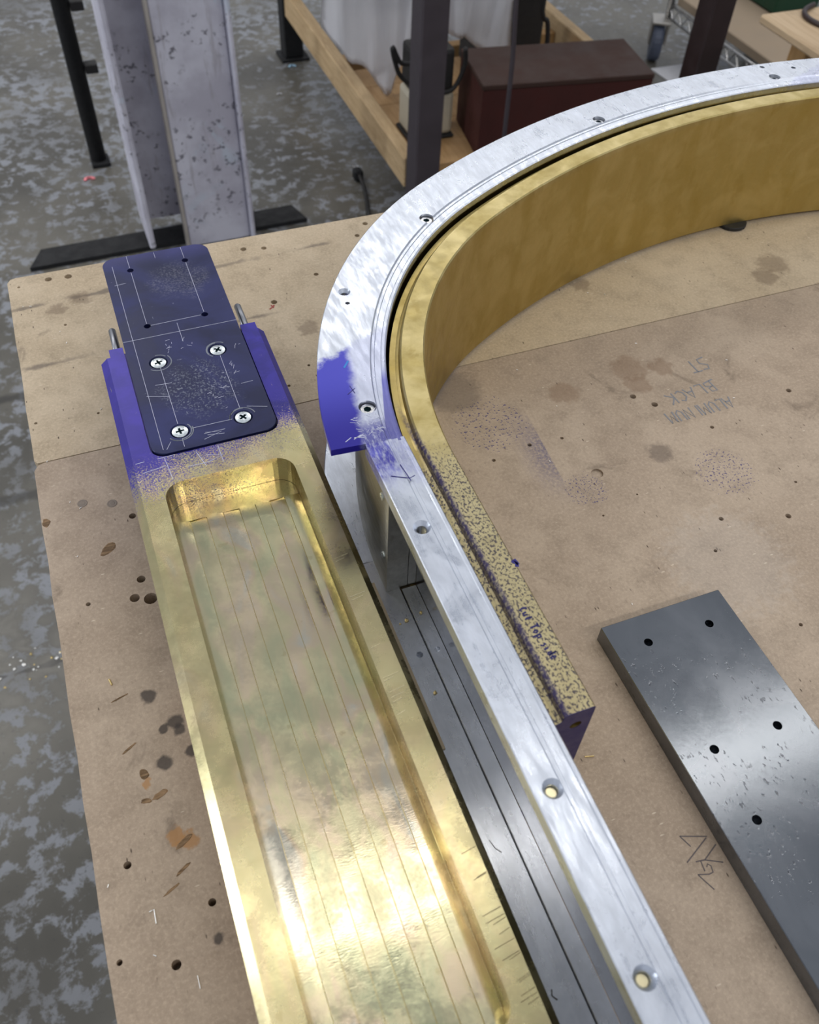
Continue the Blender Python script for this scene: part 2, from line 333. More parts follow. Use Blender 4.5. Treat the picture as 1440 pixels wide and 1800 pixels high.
# ------------------------------------------------------------------ mesh helpers
def new(name, bm, mat, parent=None, loc=(0, 0, B), smooth=False, rotz=0.0):
    me = bpy.data.meshes.new(name)
    bmesh.ops.recalc_face_normals(bm, faces=bm.faces)
    bm.to_mesh(me); bm.free()
    return link(name, me, mat, parent, loc, smooth, rotz)
def world_loc(o):
    v = Vector(o.location)
    while o.parent: o = o.parent; v += Vector(o.location)
    return v
def link(name, me, mat, parent=None, loc=(0, 0, B), smooth=False, rotz=0.0):
    o = bpy.data.objects.new(name, me); COL.objects.link(o)
    if mat and not me.materials: me.materials.append(mat)
    if smooth:
        for p in me.polygons: p.use_smooth = True
    o.location = loc
    if parent:
        o.parent = parent; o.location = Vector(loc) - world_loc(parent)
    o.rotation_euler.z = rotz
    return o
def thing(name, label, cat, loc, group=None):
    o = bpy.data.objects.new(name, None); COL.objects.link(o); o.location = loc; o.empty_display_size = 0.05
    return tag(o, label, cat, group)
def tag(o, label, cat, group=None):
    o['label'] = label; o['category'] = cat
    if group: o['group'] = group
    return o
def box(bm, x0, x1, y0, y1, z0, z1, bev=0.0, seg=1):
    r = bmesh.ops.create_cube(bm, size=1.0)
    vs = r['verts']
    for v in vs:
        v.co = Vector(((x0 + x1) / 2 + v.co.x * (x1 - x0), (y0 + y1) / 2 + v.co.y * (y1 - y0), (z0 + z1) / 2 + v.co.z * (z1 - z0)))
    if bev:
        es = list({e for v in vs for e in v.link_edges})
        bmesh.ops.bevel(bm, geom=es, offset=bev, segments=seg, affect='EDGES', profile=0.5)
def boxbm(*a, **k):
    bm = bmesh.new(); box(bm, *a, **k); return bm
def cyl(bm, p, r0, r1, z0, z1, n=20):
    b0 = [bm.verts.new((p[0] + r0 * math.cos(2 * math.pi * i / n), p[1] + r0 * math.sin(2 * math.pi * i / n), z0)) for i in range(n)]
    b1 = [bm.verts.new((p[0] + r1 * math.cos(2 * math.pi * i / n), p[1] + r1 * math.sin(2 * math.pi * i / n), z1)) for i in range(n)]
    bm.faces.new(b0[::-1]); bm.faces.new(b1)
    for i in range(n): bm.faces.new((b0[i], b0[(i + 1) % n], b1[(i + 1) % n], b1[i]))
def lathe(bm, prof, n=24, c=(0, 0)):
    rings = []
    for r, z in prof:
        rings.append([bm.verts.new((c[0] + r * math.cos(2 * math.pi * i / n), c[1] + r * math.sin(2 * math.pi * i / n), z)) for i in range(n)])
    for a_, b_ in zip(rings, rings[1:]):
        for i in range(n): bm.faces.new((a_[i], a_[(i + 1) % n], b_[(i + 1) % n], b_[i]))
    bm.faces.new(rings[0][::-1]); bm.faces.new(rings[-1])
def prism(bm, pts, z0, z1):
    a_ = [bm.verts.new((x, y, z0)) for x, y in pts]; b_ = [bm.verts.new((x, y, z1)) for x, y in pts]
    bm.faces.new(a_[::-1]); bm.faces.new(b_)
    n = len(pts)
    for i in range(n): bm.faces.new((a_[i], a_[(i + 1) % n], b_[(i + 1) % n], b_[i]))
def rrect(x0, x1, y0, y1, r, n=6):
    out = []
    for cx, cy, a0 in ((x1 - r, y1 - r, 0), (x0 + r, y1 - r, 90), (x0 + r, y0 + r, 180), (x1 - r, y0 + r, 270)):
        for i in range(n + 1):
            t = math.radians(a0 + 90 * i / n); out.append((cx + r * math.cos(t), cy + r * math.sin(t)))
    return out
def tube(bm, pts, r, n=8):
    pts = [Vector(p) for p in pts]; rings = []
    for i, p in enumerate(pts):
        d = (pts[min(i + 1, len(pts) - 1)] - pts[max(i - 1, 0)]).normalized()
        u = d.orthogonal().normalized() if i == 0 else (pu - d * pu.dot(d)).normalized()
        pu = u; v = d.cross(u)
        rings.append([bm.verts.new(p + (u * math.cos(2 * math.pi * k / n) + v * math.sin(2 * math.pi * k / n)) * r) for k in range(n)])
    for a_, b_ in zip(rings, rings[1:]):
        for k in range(n): bm.faces.new((a_[k], a_[(k + 1) % n], b_[(k + 1) % n], b_[k]))
    bm.faces.new(rings[0][::-1]); bm.faces.new(rings[-1])
def smooth_path(pts, k=6):
    pts = [Vector(p) for p in pts]; out = []
    for i in range(len(pts) - 1):
        p0, p1, p2, p3 = pts[max(i - 1, 0)], pts[i], pts[i + 1], pts[min(i + 2, len(pts) - 1)]
        for j in range(k):
            t = j / k
            out.append(0.5 * ((2 * p1) + (p2 - p0) * t + (2 * p0 - 5 * p1 + 4 * p2 - p3) * t * t + (3 * p1 - p0 - 3 * p2 + p3) * t ** 3))
    out.append(pts[-1]); return out
def ribbon(bm, pts, wd, z, h=0.00012):
    """a drawn or scratched line: a strip lying on a flat surface"""
    pts = [Vector((p[0], p[1], 0)) for p in pts]; prev = None
    for i, p in enumerate(pts):
        d = (pts[min(i + 1, len(pts) - 1)] - pts[max(i - 1, 0)]).normalized(); n = Vector((-d.y, d.x, 0)) * wd / 2
        q = [bm.verts.new((*(p - n).xy, z)), bm.verts.new((*(p - n * 0.6).xy, z + h)), bm.verts.new((*(p + n * 0.6).xy, z + h)), bm.verts.new((*(p + n).xy, z))]
        if prev:
            for k in range(3): bm.faces.new((prev[k], q[k], q[k + 1], prev[k + 1]))
        prev = q
def strokes(name, lines, wd, z, mat, parent):
    bm = bmesh.new()
    for l in lines: ribbon(bm, l, wd, z)
    o = new(name, bm, mat, parent)
    if name in ('scratches', 'rub_rings', 'bright_scratches', 'dark_scratches'): o['kind'] = 'stuff'
    return o
def cut(o, cutters):
    """subtract the solids of bmesh list from a mesh object, for good"""
    me = bpy.data.meshes.new('cutter'); cutters.normal_update()
    bmesh.ops.recalc_face_normals(cutters, faces=cutters.faces); cutters.to_mesh(me); cutters.free()
    c = bpy.data.objects.new('cutter', me); COL.objects.link(c); c.matrix_world = Matrix.Translation(world_loc(o))
    md = o.modifiers.new('cut', 'BOOLEAN'); md.object = c; md.solver = 'EXACT'; md.operation = 'DIFFERENCE'
    bpy.context.view_layer.update()
    dg = bpy.context.evaluated_depsgraph_get()
    res = bpy.data.meshes.new_from_object(o.evaluated_get(dg))
    o.modifiers.clear(); old = o.data; res.name = old.name; o.data = res
    bpy.data.objects.remove(c); bpy.data.meshes.remove(me); bpy.data.meshes.remove(old)
    if not o.data.materials: pass
def darken_recess(o, zmax, rmax):
    o.data.materials.append(M['recess'])
    for p in o.data.polygons:
        if p.center.z < zmax and math.hypot(p.center.x, p.center.y) < rmax and p.center.z > -0.0030: p.material_index = 1
def copy_of(o, loc, parent=None, rotz=0.0):
    c = o.copy(); COL.objects.link(c); c.parent = parent
    c.location = Vector(loc) - (world_loc(parent) if parent else Vector()); c.rotation_euler.z = rotz
    return c
def flat_shade_by_angle(o, deg=30):
    me = o.data
    for p in me.polygons: p.use_smooth = True
    bm = bmesh.new(); bm.from_mesh(me)
    for e in bm.edges:
        e.smooth = not (len(e.link_faces) == 2 and e.calc_face_angle(0) > math.radians(deg))
    bm.to_mesh(me); bm.free()

# the arch both metals follow: vertical side, small haunch radius, large crown radius
X0, RH, Y0, RC, XM = 0.0937, 0.3286, 0.3139, 0.7272, 0.6277
C1 = Vector((X0 + RH, Y0)); C2 = Vector((XM, Y0 - math.sqrt((RC - RH) ** 2 - (XM - C1.x) ** 2)))
AJ = math.atan2(C1.y - C2.y, C1.x - C2.x)
def arch_path(ystart, aend=0.75, step=0.008):
    """points and inward normals, from a place low on the side round over the crown"""
    out = []
    if ystart < Y0:
        n = max(1, int((Y0 - ystart) / 0.05))
        out += [(Vector((X0, ystart + (Y0 - ystart) * i / n)), Vector((1, 0))) for i in range(n)]
        a0 = math.pi
    else: a0 = math.pi - math.asin((ystart - Y0) / RH)
    n = int((a0 - AJ) * RH / step)
    for i in range(n):
        t = a0 + (AJ - a0) * i / n; u = Vector((math.cos(t), math.sin(t))); out.append((C1 + u * RH, -u))
    n = int((AJ - aend) * RC / step)
    for i in range(n + 1):
        t = AJ + (aend - AJ) * i / n; u = Vector((math.cos(t), math.sin(t))); out.append((C2 + u * RC, -u))
    return out
def sweep(prof, path, flare=0.0):
    bm = bmesh.new(); rings = []
    for p, n in path:
        rings.append([bm.verts.new((p.x + n.x * d, p.y + n.y * d, z)) for d, z in prof])
    k = len(prof)
    for a_, b_ in zip(rings, rings[1:]):
        for i in range(k): bm.faces.new((a_[i], a_[(i + 1) % k], b_[(i + 1) % k], b_[i]))
    bm.faces.new(rings[0]); bm.faces.new(rings[-1][::-1])
    return bm

# ------------------------------------------------------------------ floor
bm = bmesh.new(); box(bm, -9, 11, -9, 13, -0.1, 0.0)
fl = new('floor', bm, M['floor'], loc=(0, 0, 0)); fl['kind'] = 'structure'; fl['label'] = 'dark concrete workshop floor with worn grey paint'

# ------------------------------------------------------------------ workbench
wb = thing('workbench', 'long workbench topped with two drilled brown fibreboard sheets', 'workbench', (0.6, 0.1, 0))
BX0, BX1, BY0, BYS, BY1 = -0.0895, 1.55, -0.70, 0.5190, 0.7650
def ragged(x0, x1, y0, y1, left=True):
    pts = [(x1, y0), (x1, y1)]
    r = 0.006
    pts += [(x0 + 0.008, y1), (x0 + 0.003, y1 - 0.0015), (x0, y1 - 0.007)]
    n = int((y1 - y0) / 0.03)
    for i in range(1, n):
        pts.append((x0 + random.uniform(-0.0007, 0.0007), y1 - 0.007 - (y1 - 0.010 - y0) * i / n))
    pts += [(x0, y0 + 0.003), (x0 + 0.002, y0)]
    return pts
bm = bmesh.new(); prism(bm, ragged(BX0, BX1, BY0, BYS - 0.0005), -0.019, 0.0)
main = new('top_board', bm, M['mdf_main'], wb); main['label'] = 'brown main fibreboard sheet'
bm = bmesh.new(); prism(bm, ragged(BX0 + 0.001, BX1, BYS + 0.0005, BY1), -0.019, 0.0)
back = new('top_board', bm, M['mdf_back'], wb); back['label'] = 'paler fibreboard strip along the back edge'
hb = [(-0.0525, 0.7539, .0032), (-0.0347, 0.7527, .0034), (-0.0791, 0.7498, .0014), (-0.046, 0.6815, .0014), (-0.0831, 0.5642, .0013), (-0.0352, 0.5601, .0012),
      (0.1301, 0.7457, .0030), (0.1495, 0.7415, .0027), (0.1854, 0.6847, .0024), (0.1363, 0.6557, .0030), (0.1412, 0.5619, .0013), (0.1181, 0.5424, .0014), (0.2578, 0.7517, .0028), (0.2432, 0.734, .0026)]
cb = bmesh.new()
for x, y, r in hb: cyl(cb, (x, y), r, r, -0.012, 0.002, 14)
cut(back, cb)
hm = [(-0.0277, 0.4441, .0026), (-0.0317, 0.3859, .0030), (-0.0384, 0.3718, .0034), (-0.0284, 0.3678, .0046), (-0.0684, 0.3771, .0016), (-0.0723, 0.1965, .0022),
      (-0.0332, 0.1614, .0022), (-0.0842, 0.1489, .0016), (-0.0572, 0.1377, .0026), (0.3879, 0.4369, .0027), (0.4003, 0.4224, .0028), (0.4314, 0.3834, .0018),
      (0.3079, 0.4127, .0015), (0.2456, 0.4084, .0016), (0.2797, 0.4143, .0018), (0.433, 0.283, .0023), (0.3828, 0.2977, .0019), (0.3616, 0.2734, .0014), (0.3814, 0.1994, .0015),
      (0.46, 0.31, .0012), (0.335, 0.34, .0009), (0.30, 0.33, .0009), (0.52, 0.40, .0024), (0.56, 0.33, .0024)]
cb = bmesh.new()
for x, y, r in hm: cyl(cb, (x, y), r, r, -0.012, 0.002, 14)
cyl(cb, (0.3164, 0.3693), .0048, .0048, -0.0018, 0.002, 20)
cut(main, cb)
# torn pits in the fibre, shallow bowls with a raised lip
def pit(x, y, rx, ry, rot):
    bm = bmesh.new(); n = 12; rings = []
    for k, (s, z) in enumerate(((1.3, 0.00003), (1.0, 0.0003), (0.75, 0.00015), (0.35, 0.0001))):
        rings.append([])
        for i in range(n):
            t = 2 * math.pi * i / n; q = s * random.uniform(0.8, 1.2)
            vx, vy = rx * q * math.cos(t), ry * q * math.sin(t)
            rings[-1].append(bm.verts.new((x + vx * math.cos(rot) - vy * math.sin(rot), y + vx * math.sin(rot) + vy * math.cos(rot), z * random.uniform(0.6, 1.2))))
    for a_, b_ in zip(rings, rings[1:]):
        for i in range(n): bm.faces.new((a_[i], a_[(i + 1) % n], b_[(i + 1) % n], b_[i]))
    bm.faces.new(rings[-1]); return bm
M['torn'] = wood('torn_fibre', (0.11, 0.065, 0.03), (0.30, 0.19, 0.10), 'x', 60); M['plug'] = plain('grey_filler', (0.22, 0.18, 0.145), 0.7, 0, 0.3, 300)
for x, y, rx, ry, ro in ((-0.0489, 0.4196, .0050, .0028, 0.6), (-0.0868, 0.458, .0022, .0032, 0), (-0.0545, 0.2455, .0020, .0030, 0.2), (-0.048, 0.2300, .0040, .0016, 0.3), (-0.056, 0.2290, .0024, .0012, -0.2),
                         (-0.0405, 0.1985, .0050, .0012, 0.5), (-0.044, 0.184, .0040, .0007, 0.5), (-0.052, 0.1755, .0040, .0006, 0.4), (-0.060, 0.300, .0045, .0004, 0.25), (-0.060, 0.2645, .0045, .0006, 0.5)):
    new('torn_pit', pit(x, y, rx, ry, ro), M['torn'], main)
for x, y in ((-0.06, 0.468), (-0.0397, 0.4609)):
    bm = bmesh.new(); lathe(bm, [(0.0038, 0.00005), (0.0034, 0.0003), (0.0022, 0.0002), (0.0016, 0.00035)], 14, (x, y)); new('filler_plug', bm, M['plug'], main)
# apron and legs of the bench
bm = boxbm(BX0 + 0.03, BX1 - 0.03, BY0 + 0.03, BY1 - 0.05, -0.109, -0.0192); new('apron', bm, M['lightwood'], wb)
for lx in (BX0 + 0.04, BX1 - 0.13):
    for ly in (BY0 + 0.04, BY1 - 0.15):
        new('leg', boxbm(lx, lx + 0.09, ly, ly + 0.09, 0.0, 0.791, bev=0.004), M['lightwood'], wb, loc=(0, 0, 0))

# handwriting on the bench: a tiny stroke alphabet, 1 unit high
ALPHA = {'A': [[(0, 0), (.3, 1), (.62, 0)], [(.12, .38), (.52, .38)]], 'L': [[(.05, 1), (.05, 0), (.5, .03)]], 'U': [[(0, 1), (.02, .25), (.25, 0), (.5, .25), (.52, 1)]],
         'M': [[(0, 0), (.08, 1), (.32, .35), (.56, 1), (.64, 0)]], 'I': [[(.1, 1), (.1, 0)]], 'N': [[(0, 0), (.03, 1), (.5, .05), (.52, 1)]],
         'B': [[(.05, 0), (.05, 1), (.4, .95), (.42, .62), (.08, .52), (.52, .42), (.5, .08), (.05, 0), (-.25, -.05)]], 'C': [[(.5, .85), (.28, 1), (.03, .7), (.05, .25), (.28, 0), (.52, .12)]],
         'K': [[(.05, 1), (.05, 0)], [(.5, 1), (.08, .45), (.55, 0)]], 'S': [[(.55, .95), (.2, 1), (.08, .7), (.45, .42), (.4, .08), (-.05, .02)]], 'T': [[(-.05, 1), (.55, .95)], [(.25, 1), (.22, 0)]],
         'c': [[(.4, .85), (.12, .9), (0, .45), (.15, .05), (.45, .2)]], 'u': [[(0, .6), (.05, .1), (.3, .1), (.36, .6), (.4, 0)]], 't': [[(.2, .95), (.18, .1), (.35, .05)], [(0, .6), (.4, .62)]],
         'o': [[(.2, .6), (0, .3), (.18, 0), (.38, .3), (.2, .6)]], 'p': [[(0, .6), (0, -.4)], [(0, .55), (.35, .5), (.35, .15), (0, .05)]], 's': [[(.35, .55), (.08, .55), (.3, .25), (0, 0)]],
         'i': [[(.1, .5), (.1, 0)]], 'd': [[(.35, .3), (.1, .5), (0, .2), (.2, 0), (.36, .2), (.38, 1), (.4, 0)]], 'e': [[(0, .3), (.35, .35), (.2, .6), (0, .3), (.1, 0), (.4, .1)]]}
def write(text, start, end, h, flip=1):
    s = Vector(start); e = Vector(end); d = e - s; adv = d / len(text); dd = d.normalized(); up = Vector((-dd.y, dd.x)) * flip
    sx = adv.length / 0.72; out = []
    for i, ch in enumerate(text):
        for st in ALPHA.get(ch, []):
            out.append([tuple(s + adv * i + dd * (px * sx) + up * (py * h)) for px, py in st])
    return out
L = write('ALUMINUM', (0.4650, 0.4105), (0.4010, 0.4100), 0.0125) + write('BLACK', (0.4610, 0.4330), (0.4110, 0.4290), 0.0125) + write('ST', (0.4720, 0.4620), (0.4500, 0.4600), 0.0150)
strokes('marker_writing', L, 0.0015, 0.0001, M['marker'], main)
def bench_px(lst): return lst
PW = [[(.2247, .1040), (.2395, .0985)], [(.2247, .1040), (.2275, .0968)], [(.2386, .0980), (.2206, .0898)], [(.2418, .0929), (.2310, .0876)], [(.2310, .0876), (.2401, .0828)],
      [(.2255, .0885), (.2310, .0876)], [(.2284, .0880), (.2275, .0822)], [(.2297, .0838), (.2312, .0852), (.2324, .0836), (.2316, .0802), (.2290, .0800), (.2228, .0820)], [(.2228, .0820), (.2243, .0782), (.2270, .0720)]]
strokes('pencil_writing', PW, 0.0007, 0.0001, M['pencil'], main)
strokes('red_mark', [[(0.1297, 0.6465), (0.1330, 0.6490), (0.1325, 0.6520)], [(0.1330, 0.6475), (0.1350, 0.6515)]], 0.0016, 0.0001, plain('red_crayon', (0.33, 0.06, 0.05), 0.7), back)

KB = 0.9618                               # bar drawn a little large, brought to size at its empty
# ------------------------------------------------------------------ brass bar with the dyed insert
bar = thing('brass_bar', 'long brass bar with a milled pocket and blue dyed end plate', 'brass bar', (0.0415 * KB, 0.23 * KB, B + 0.017))
ZT = 0.055; YE = 0.5650; YN = -0.14; XL, XR = -0.0219, 0.1049; CH = 0.0046
prof = [(XL, 0.0118), (XR, 0.0118), (XR, ZT - CH), (XR - CH, ZT), (XL + CH + 0.0008, ZT), (XL, ZT - CH)]
bm = bmesh.new(); r0 = [bm.verts.new((x, YN, z)) for x, z in prof]; r1 = [bm.verts.new((x, 0.5560, z)) for x, z in prof]
bm.faces.new(r0); bm.faces.new(r1[::-1])
for i in range(6): bm.faces.new((r0[i], r0[(i + 1) % 6], r1[(i + 1) % 6], r1[i]))
body = new('body', bm, M['bar'], bar)
cb = bmesh.new(); prism(cb, rrect(-0.0016, 0.0866, 0.0445, 0.4150, 0.0130), 0.0320, 0.08)
cut(body, cb)
cb = bmesh.new(); prism(cb, rrect(-0.0034, 0.0876, 0.4410, 0.62, 0.0100), 0.0505, 0.08)
cut(body, cb)
# end tongue standing a little past the chamfered sides
new('end_tongue', boxbm(-0.0140, -0.0036, 0.5562, 0.5655, 0.0125, ZT - 0.0002), M['bar'], bar)
new('end_tongue', boxbm(0.0878, 0.1000, 0.5562, 0.5640, 0.0125, ZT - 0.0002), M['bar'], bar)
new('end_tongue', boxbm(-0.0036, 0.0878, 0.5562, 0.5640, 0.0125, 0.0500), M['bar'], bar)
# milling passes in the pocket floor: each a shallow ridge-edged strip
edges = [(-0.0016, 0.0100), (0.0100, 0.0212), (0.0212, 0.0328), (0.0328, 0.0440), (0.0440, 0.0552), (0.0552, 0.0655), (0.0655, 0.0760), (0.0760, 0.0866)]
YF = (0.3880, 0.0600)
for i, (x0, x1) in enumerate(edges):
    hi = (0.0012, 0.0010, 0.0011, 0.0009, 0.0012, 0.0008, 0.0011, 0.0011)[i]; tilt = (0.0009, 0.0007, 0.0006, 0.0008, 0.0006, 0.0008, 0.0007, 0.0006)[i]
    y1 = 0.3978 if i in (0, 7) else 0.3975 + random.uniform(-0.002, 0.002); y0 = 0.046
    bm = bmesh.new(); n = 7; prv = None
    ys = [y0 + (y1 - y0) * k / 14 for k in range(15)]
    for k, yy in enumerate(ys):
        row = []
        for j in range(n):
            u = j / (n - 1); wv = 0.0006 * math.sin(yy * 40 + i * 1.7)
            zz = 0.0320 + hi + tilt * (1 - u) + (0.0007 * math.sin(u * math.pi) if i in (0, 7) else 0.00012 * math.sin(u * math.pi))
            xx = x0 + (x1 - x0 - 0.0005) * u
            if 0 < i < 7: xx += wv * (1 - abs(2 * u - 1)) * 0.3
            row.append(bm.verts.new((xx, yy, zz)))
        a0_ = bm.verts.new((row[0].co.x, yy, 0.0321)); a1_ = bm.verts.new((row[-1].co.x, yy, 0.0321)); row = [a0_] + row + [a1_]
        if prv:
            for j in range(len(row) - 1): bm.faces.new((prv[j], row[j], row[j + 1], prv[j + 1]))
        else: bm.faces.new(row)
        prv = row
    bm.faces.new(prv[::-1])
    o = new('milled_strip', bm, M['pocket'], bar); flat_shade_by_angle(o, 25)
bm = bmesh.new(); prism(bm, [(-0.0014, 0.3980), (0.0864, 0.3980)] + rrect(-0.0014, 0.0864, 0.38, 0.4148, 0.0128)[:14], 0.0321, 0.0334); new('pocket_ledge', bm, M['pocket'], bar)
# dowel pins
for x in (-0.0083, 0.0958):
    bm = bmesh.new(); tube(bm, [(0, 0, 0), (0, 0.041, 0), (0, 0.0425, 0), (0, 0.0432, 0)], 0.0030, 14)
    for v in bm.verts:
        if v.co.y > 0.0415: v.co.x *= 0.75; v.co.z *= 0.75
        if v.co.y > 0.0428: v.co.x *= 0.5; v.co.z *= 0.5
    new('dowel_pin', bm, M['pin'], bar, loc=(x, 0.5720, B + 0.036), smooth=True)
# insert plate
bm = bmesh.new(); prism(bm, rrect(-0.0024, 0.0866, 0.4420, 0.6820, 0.0095, 8), 0.0506, 0.0562)
bmesh.ops.bevel(bm, geom=[e for e in bm.edges if all(v.co.z > 0.056 for v in e.verts)], offset=0.0005, segments=1, affect='EDGES')
ins = new('insert_plate', bm, M['navy'], bar); ins['label'] = 'navy dyed steel plate held by four cross-head screws'
cb = bmesh.new()
for x, y in ((0.0187, 0.6607), (0.0646, 0.6612), (0.0189, 0.5832), (0.0645, 0.5839)): cyl(cb, (x, y), .0027, .0027, 0.04, 0.07, 18)
for x, y in ((0.0190, 0.5378), (0.0643, 0.5384), (0.0196, 0.4606), (0.0648, 0.4603)): cyl(cb, (x, y), .0048, .0078, 0.0522, 0.0575, 24)
cut(ins, cb)
def phillips():
    bm = bmesh.new(); lathe(bm, [(0.0022, -0.0035), (0.0056, -0.0006), (0.0058, 0.0), (0.0056, 0.0003), (0.0035, 0.0006)], 28)
    return bm
scr = new('screw', phillips(), M['zinc'], ins, loc=(0.0190, 0.5378, B + 0.0556))
cb = bmesh.new()
box(cb, -0.0008, 0.0008, -0.0030, 0.0030, -0.0016, 0.003); cb2 = bmesh.new(); box(cb2, -0.0030, 0.0030, -0.0008, 0.0008, -0.0016, 0.003)
cut(scr, cb); cut(scr, cb2); darken_recess(scr, -0.00005, 0.0031); scr.rotation_euler.z = 0.3
for (x, y, r) in ((0.0643, 0.5384, 0.9), (0.0196, 0.4606, 0.1), (0.0648, 0.4603, 0.6)): copy_of(scr, (x, y, B + 0.0556), ins, r)
zi = 0.0563
SL = [[(.0187, .688 - .006), (.0187, .6640)], [(.0187, .6575), (.0189, .5860)], [(.0646, .6815), (.0646, .6645)], [(.0646, .6580), (.0645, .5870)], [(.0215, .5832), (.0615, .5839)],
      [(-.0022, .5690), (.0864, .5693)], [(.0415, .5800), (.0415, .5560)], [(.0193, .5310), (.0196, .4680)], [(.0196, .4525), (.0196, .4445)], [(.0646, .5310), (.0648, .4690)],
      [(.0052, .6700), (.0052, .4460)], [(.0275, .4606), (.0570, .4603)], [(.0040, .5030), (.0190, .4980)], [(.012, .5130), (.024, .5120)], [(.0415, .6800), (.0415, .6720)], [(.003, .6430), (.012, .6440)],
      [(.034, .4470), (.047, .4510), (.036, .4535)], [(.037, .4505), (.0485, .4485)], [(.035, .4525), (.0500, .4525)], [(.0075, .4455), (.0115, .4520)], [(.070, .4700), (.084, .4650)], [(.072, .4950), (.081, .4955)]]
strokes('scribed_lines', SL, 0.00032, zi, M['scribe'], ins)
HT = []
for k in range(34):
    cx, cy, s_ = random.choice([(.069, .511, .006), (.069, .511, .006), (.040, .552, .006), (.078, .535, .006), (.030, .557, .008), (.048, .488, .014)])
    x = cx + random.gauss(0, s_ * .4); y = cy + random.gauss(0, s_ * .9); an = random.choice([1.1, 1.3, 0.3, -0.4]) + random.gauss(0, .2); ln = random.uniform(.0015, .005)
    HT.append([(x, y), (x + ln * math.cos(an), y + ln * math.sin(an))])
strokes('scratches', HT, 0.00028, zi, M['scribe'], ins)
GH = []
for cx, cy in ((.0190, .5378), (.0643, .5384), (.0196, .4606), (.0648, .4603)):   # bright rings rubbed around the screws
    for k in range(3):
        r = random.uniform(.0080, .0098); a0_ = random.uniform(0, 6.2); GH.append([(cx + r * math.cos(a0_ + t * .25), cy + r * math.sin(a0_ + t * .25)) for t in range(random.randint(5, 13))])
strokes('rub_rings', GH, 0.0008, zi, plain('rubbed_grey', (0.22, 0.24, 0.28), 0.4, 0.5), ins)
z2 = ZT + 0.00005
strokes('scribed_lines', [[(.0045, .4395), (.0062, .4180)], [(.0415, .4395), (.0418, .4230)], [(.0260, .4385), (.0300, .4230)], [(.000, .4400), (.012, .4405)], [(.0320, .4330), (.0435, .4300), (.0330, .4265)], [(.018, .4265), (.033, .4262)],
                          [(-.012, .4300), (.004, .4320)], [(-.015, .4400), (-.009, .4403)]], 0.0004, z2, M['scribe'], body)
SC = [[(.0885, .4035), (.0960, .4045)]]
for yy, ln in ((.3190, .9), (.3165, .6), (.2880, 1), (.2855, .8), (.2500, .6), (.2290, 1), (.2270, .6), (.2195, 1), (.2160, .8), (.2130, .6), (.2050, .5)):
    SC.append([(.0880, yy), (.0880 + .0100 * ln, yy + .0012)])
strokes('bright_scratches', SC, 0.0005, z2, M['scratch'], body)
DK = []
for k in range(15):
    yy = random.choice([.127, .110, .098, .089, .080, .074, .066, .060, .053]) + random.uniform(-.004, .004); xx = random.uniform(.089, .094)
    DK.append([(xx, yy), (.0998, yy + .0012)])
strokes('dark_scratches', DK, 0.0003, z2, M['bitscratch'], body)

# children were placed in bench coordinates; hand them over to the resized empty
bar_local = Vector((0.0415, 0.23, B))
for o in bar.children: o.location = o.location + world_loc(bar) - bar_local
bar.scale = (KB, KB, 1.0)
new('riser_foot', boxbm(-0.015, 0.055, -0.10, 0.30, 0.0002, 0.0283), M['lightwood'], bar)
# ------------------------------------------------------------------ aluminium frame
fr = thing('aluminium_frame', 'bright aluminium channel frame curving from a straight leg into an arch', 'frame', (0.3, 0.45, B))
ZR = 0.132
path = arch_path(0.3385)
arc = new('arc_flange', sweep([(0, 0.1272), (0, 0.1317), (0.0004, ZR), (0.0335, ZR), (0.0345, 0.1308), (0.0362, 0.1307), (0.0366, 0.1301), (0.0404, 0.1300), (0.0410, 0.1304), (0.0428, 0.1302), (0.0438, 0.1295), (0.0438, 0.1250), (0.034, 0.1250), (0.033, 0.1272)], path), M['alu_arc'], fr)
cb = bmesh.new()
SCREWS = ((0.2365, 0.5464), (0.4396, 0.6454), (0.6456, 0.6711), (0.1265, 0.3660))
for x, y in SCREWS: cyl(cb, (x, y), .0055, .0055, 0.1240, 0.14, 24)
lathe(cb, [(.0026, 0.12), (.0026, 0.1293), (.0044, 0.1323)], 20, (0.1487, 0.4786))
for x, y, r in ((0.1469, 0.4659, .0016), (0.6464, 0.6925, .0024), (0.676, 0.6826, .0024)): cyl(cb, (x, y), r, r, 0.12, 0.14, 14)
cut(arc, cb); flat_shade_by_angle(arc, 20)
sc = bmesh.new(); lathe(sc, [(0.0046, -0.004), (0.0046, -0.0003), (0.0043, 0.0)], 24)
cs = new('cap_screw', sc, M['capscrew'], arc, loc=(SCREWS[0][0], SCREWS[0][1], B + 0.1300))
cb = bmesh.new(); cyl(cb, (0, 0), .0025, .0025, -0.0028, 0.002, 6); cut(cs, cb); darken_recess(cs, -0.0004, 0.0026)
for x, y in SCREWS[1:]: copy_of(cs, (x, y, B + 0.1300), arc, 0.4)
XA, XB = 0.1150, 0.1396
def extrude_y(prof, y0, y1, bm=None):
    bm = bm or bmesh.new(); k = len(prof)
    a_ = [bm.verts.new((x, y0, z)) for x, z in prof]; b_ = [bm.verts.new((x, y1, z)) for x, z in prof]
    bm.faces.new(a_); bm.faces.new(b_[::-1])
    for i in range(k): bm.faces.new((a_[i], a_[(i + 1) % k], b_[(i + 1) % k], b_[i]))
    return bm
rail = new('straight_rail', extrude_y([(XA, 0.1225), (XA, 0.1315), (XA + 0.0005, ZR - .0001), (0.1283, ZR - .0001), (0.1291, 0.1308), (0.1312, 0.1307), (0.1316, 0.1301), (0.1366, 0.1300), (0.1372, 0.1305), (XB - 0.0006, 0.1303), (XB, 0.1297), (XB, 0.1225)], -0.14, 0.3372), M['alu_rail'], fr)
cb = bmesh.new()
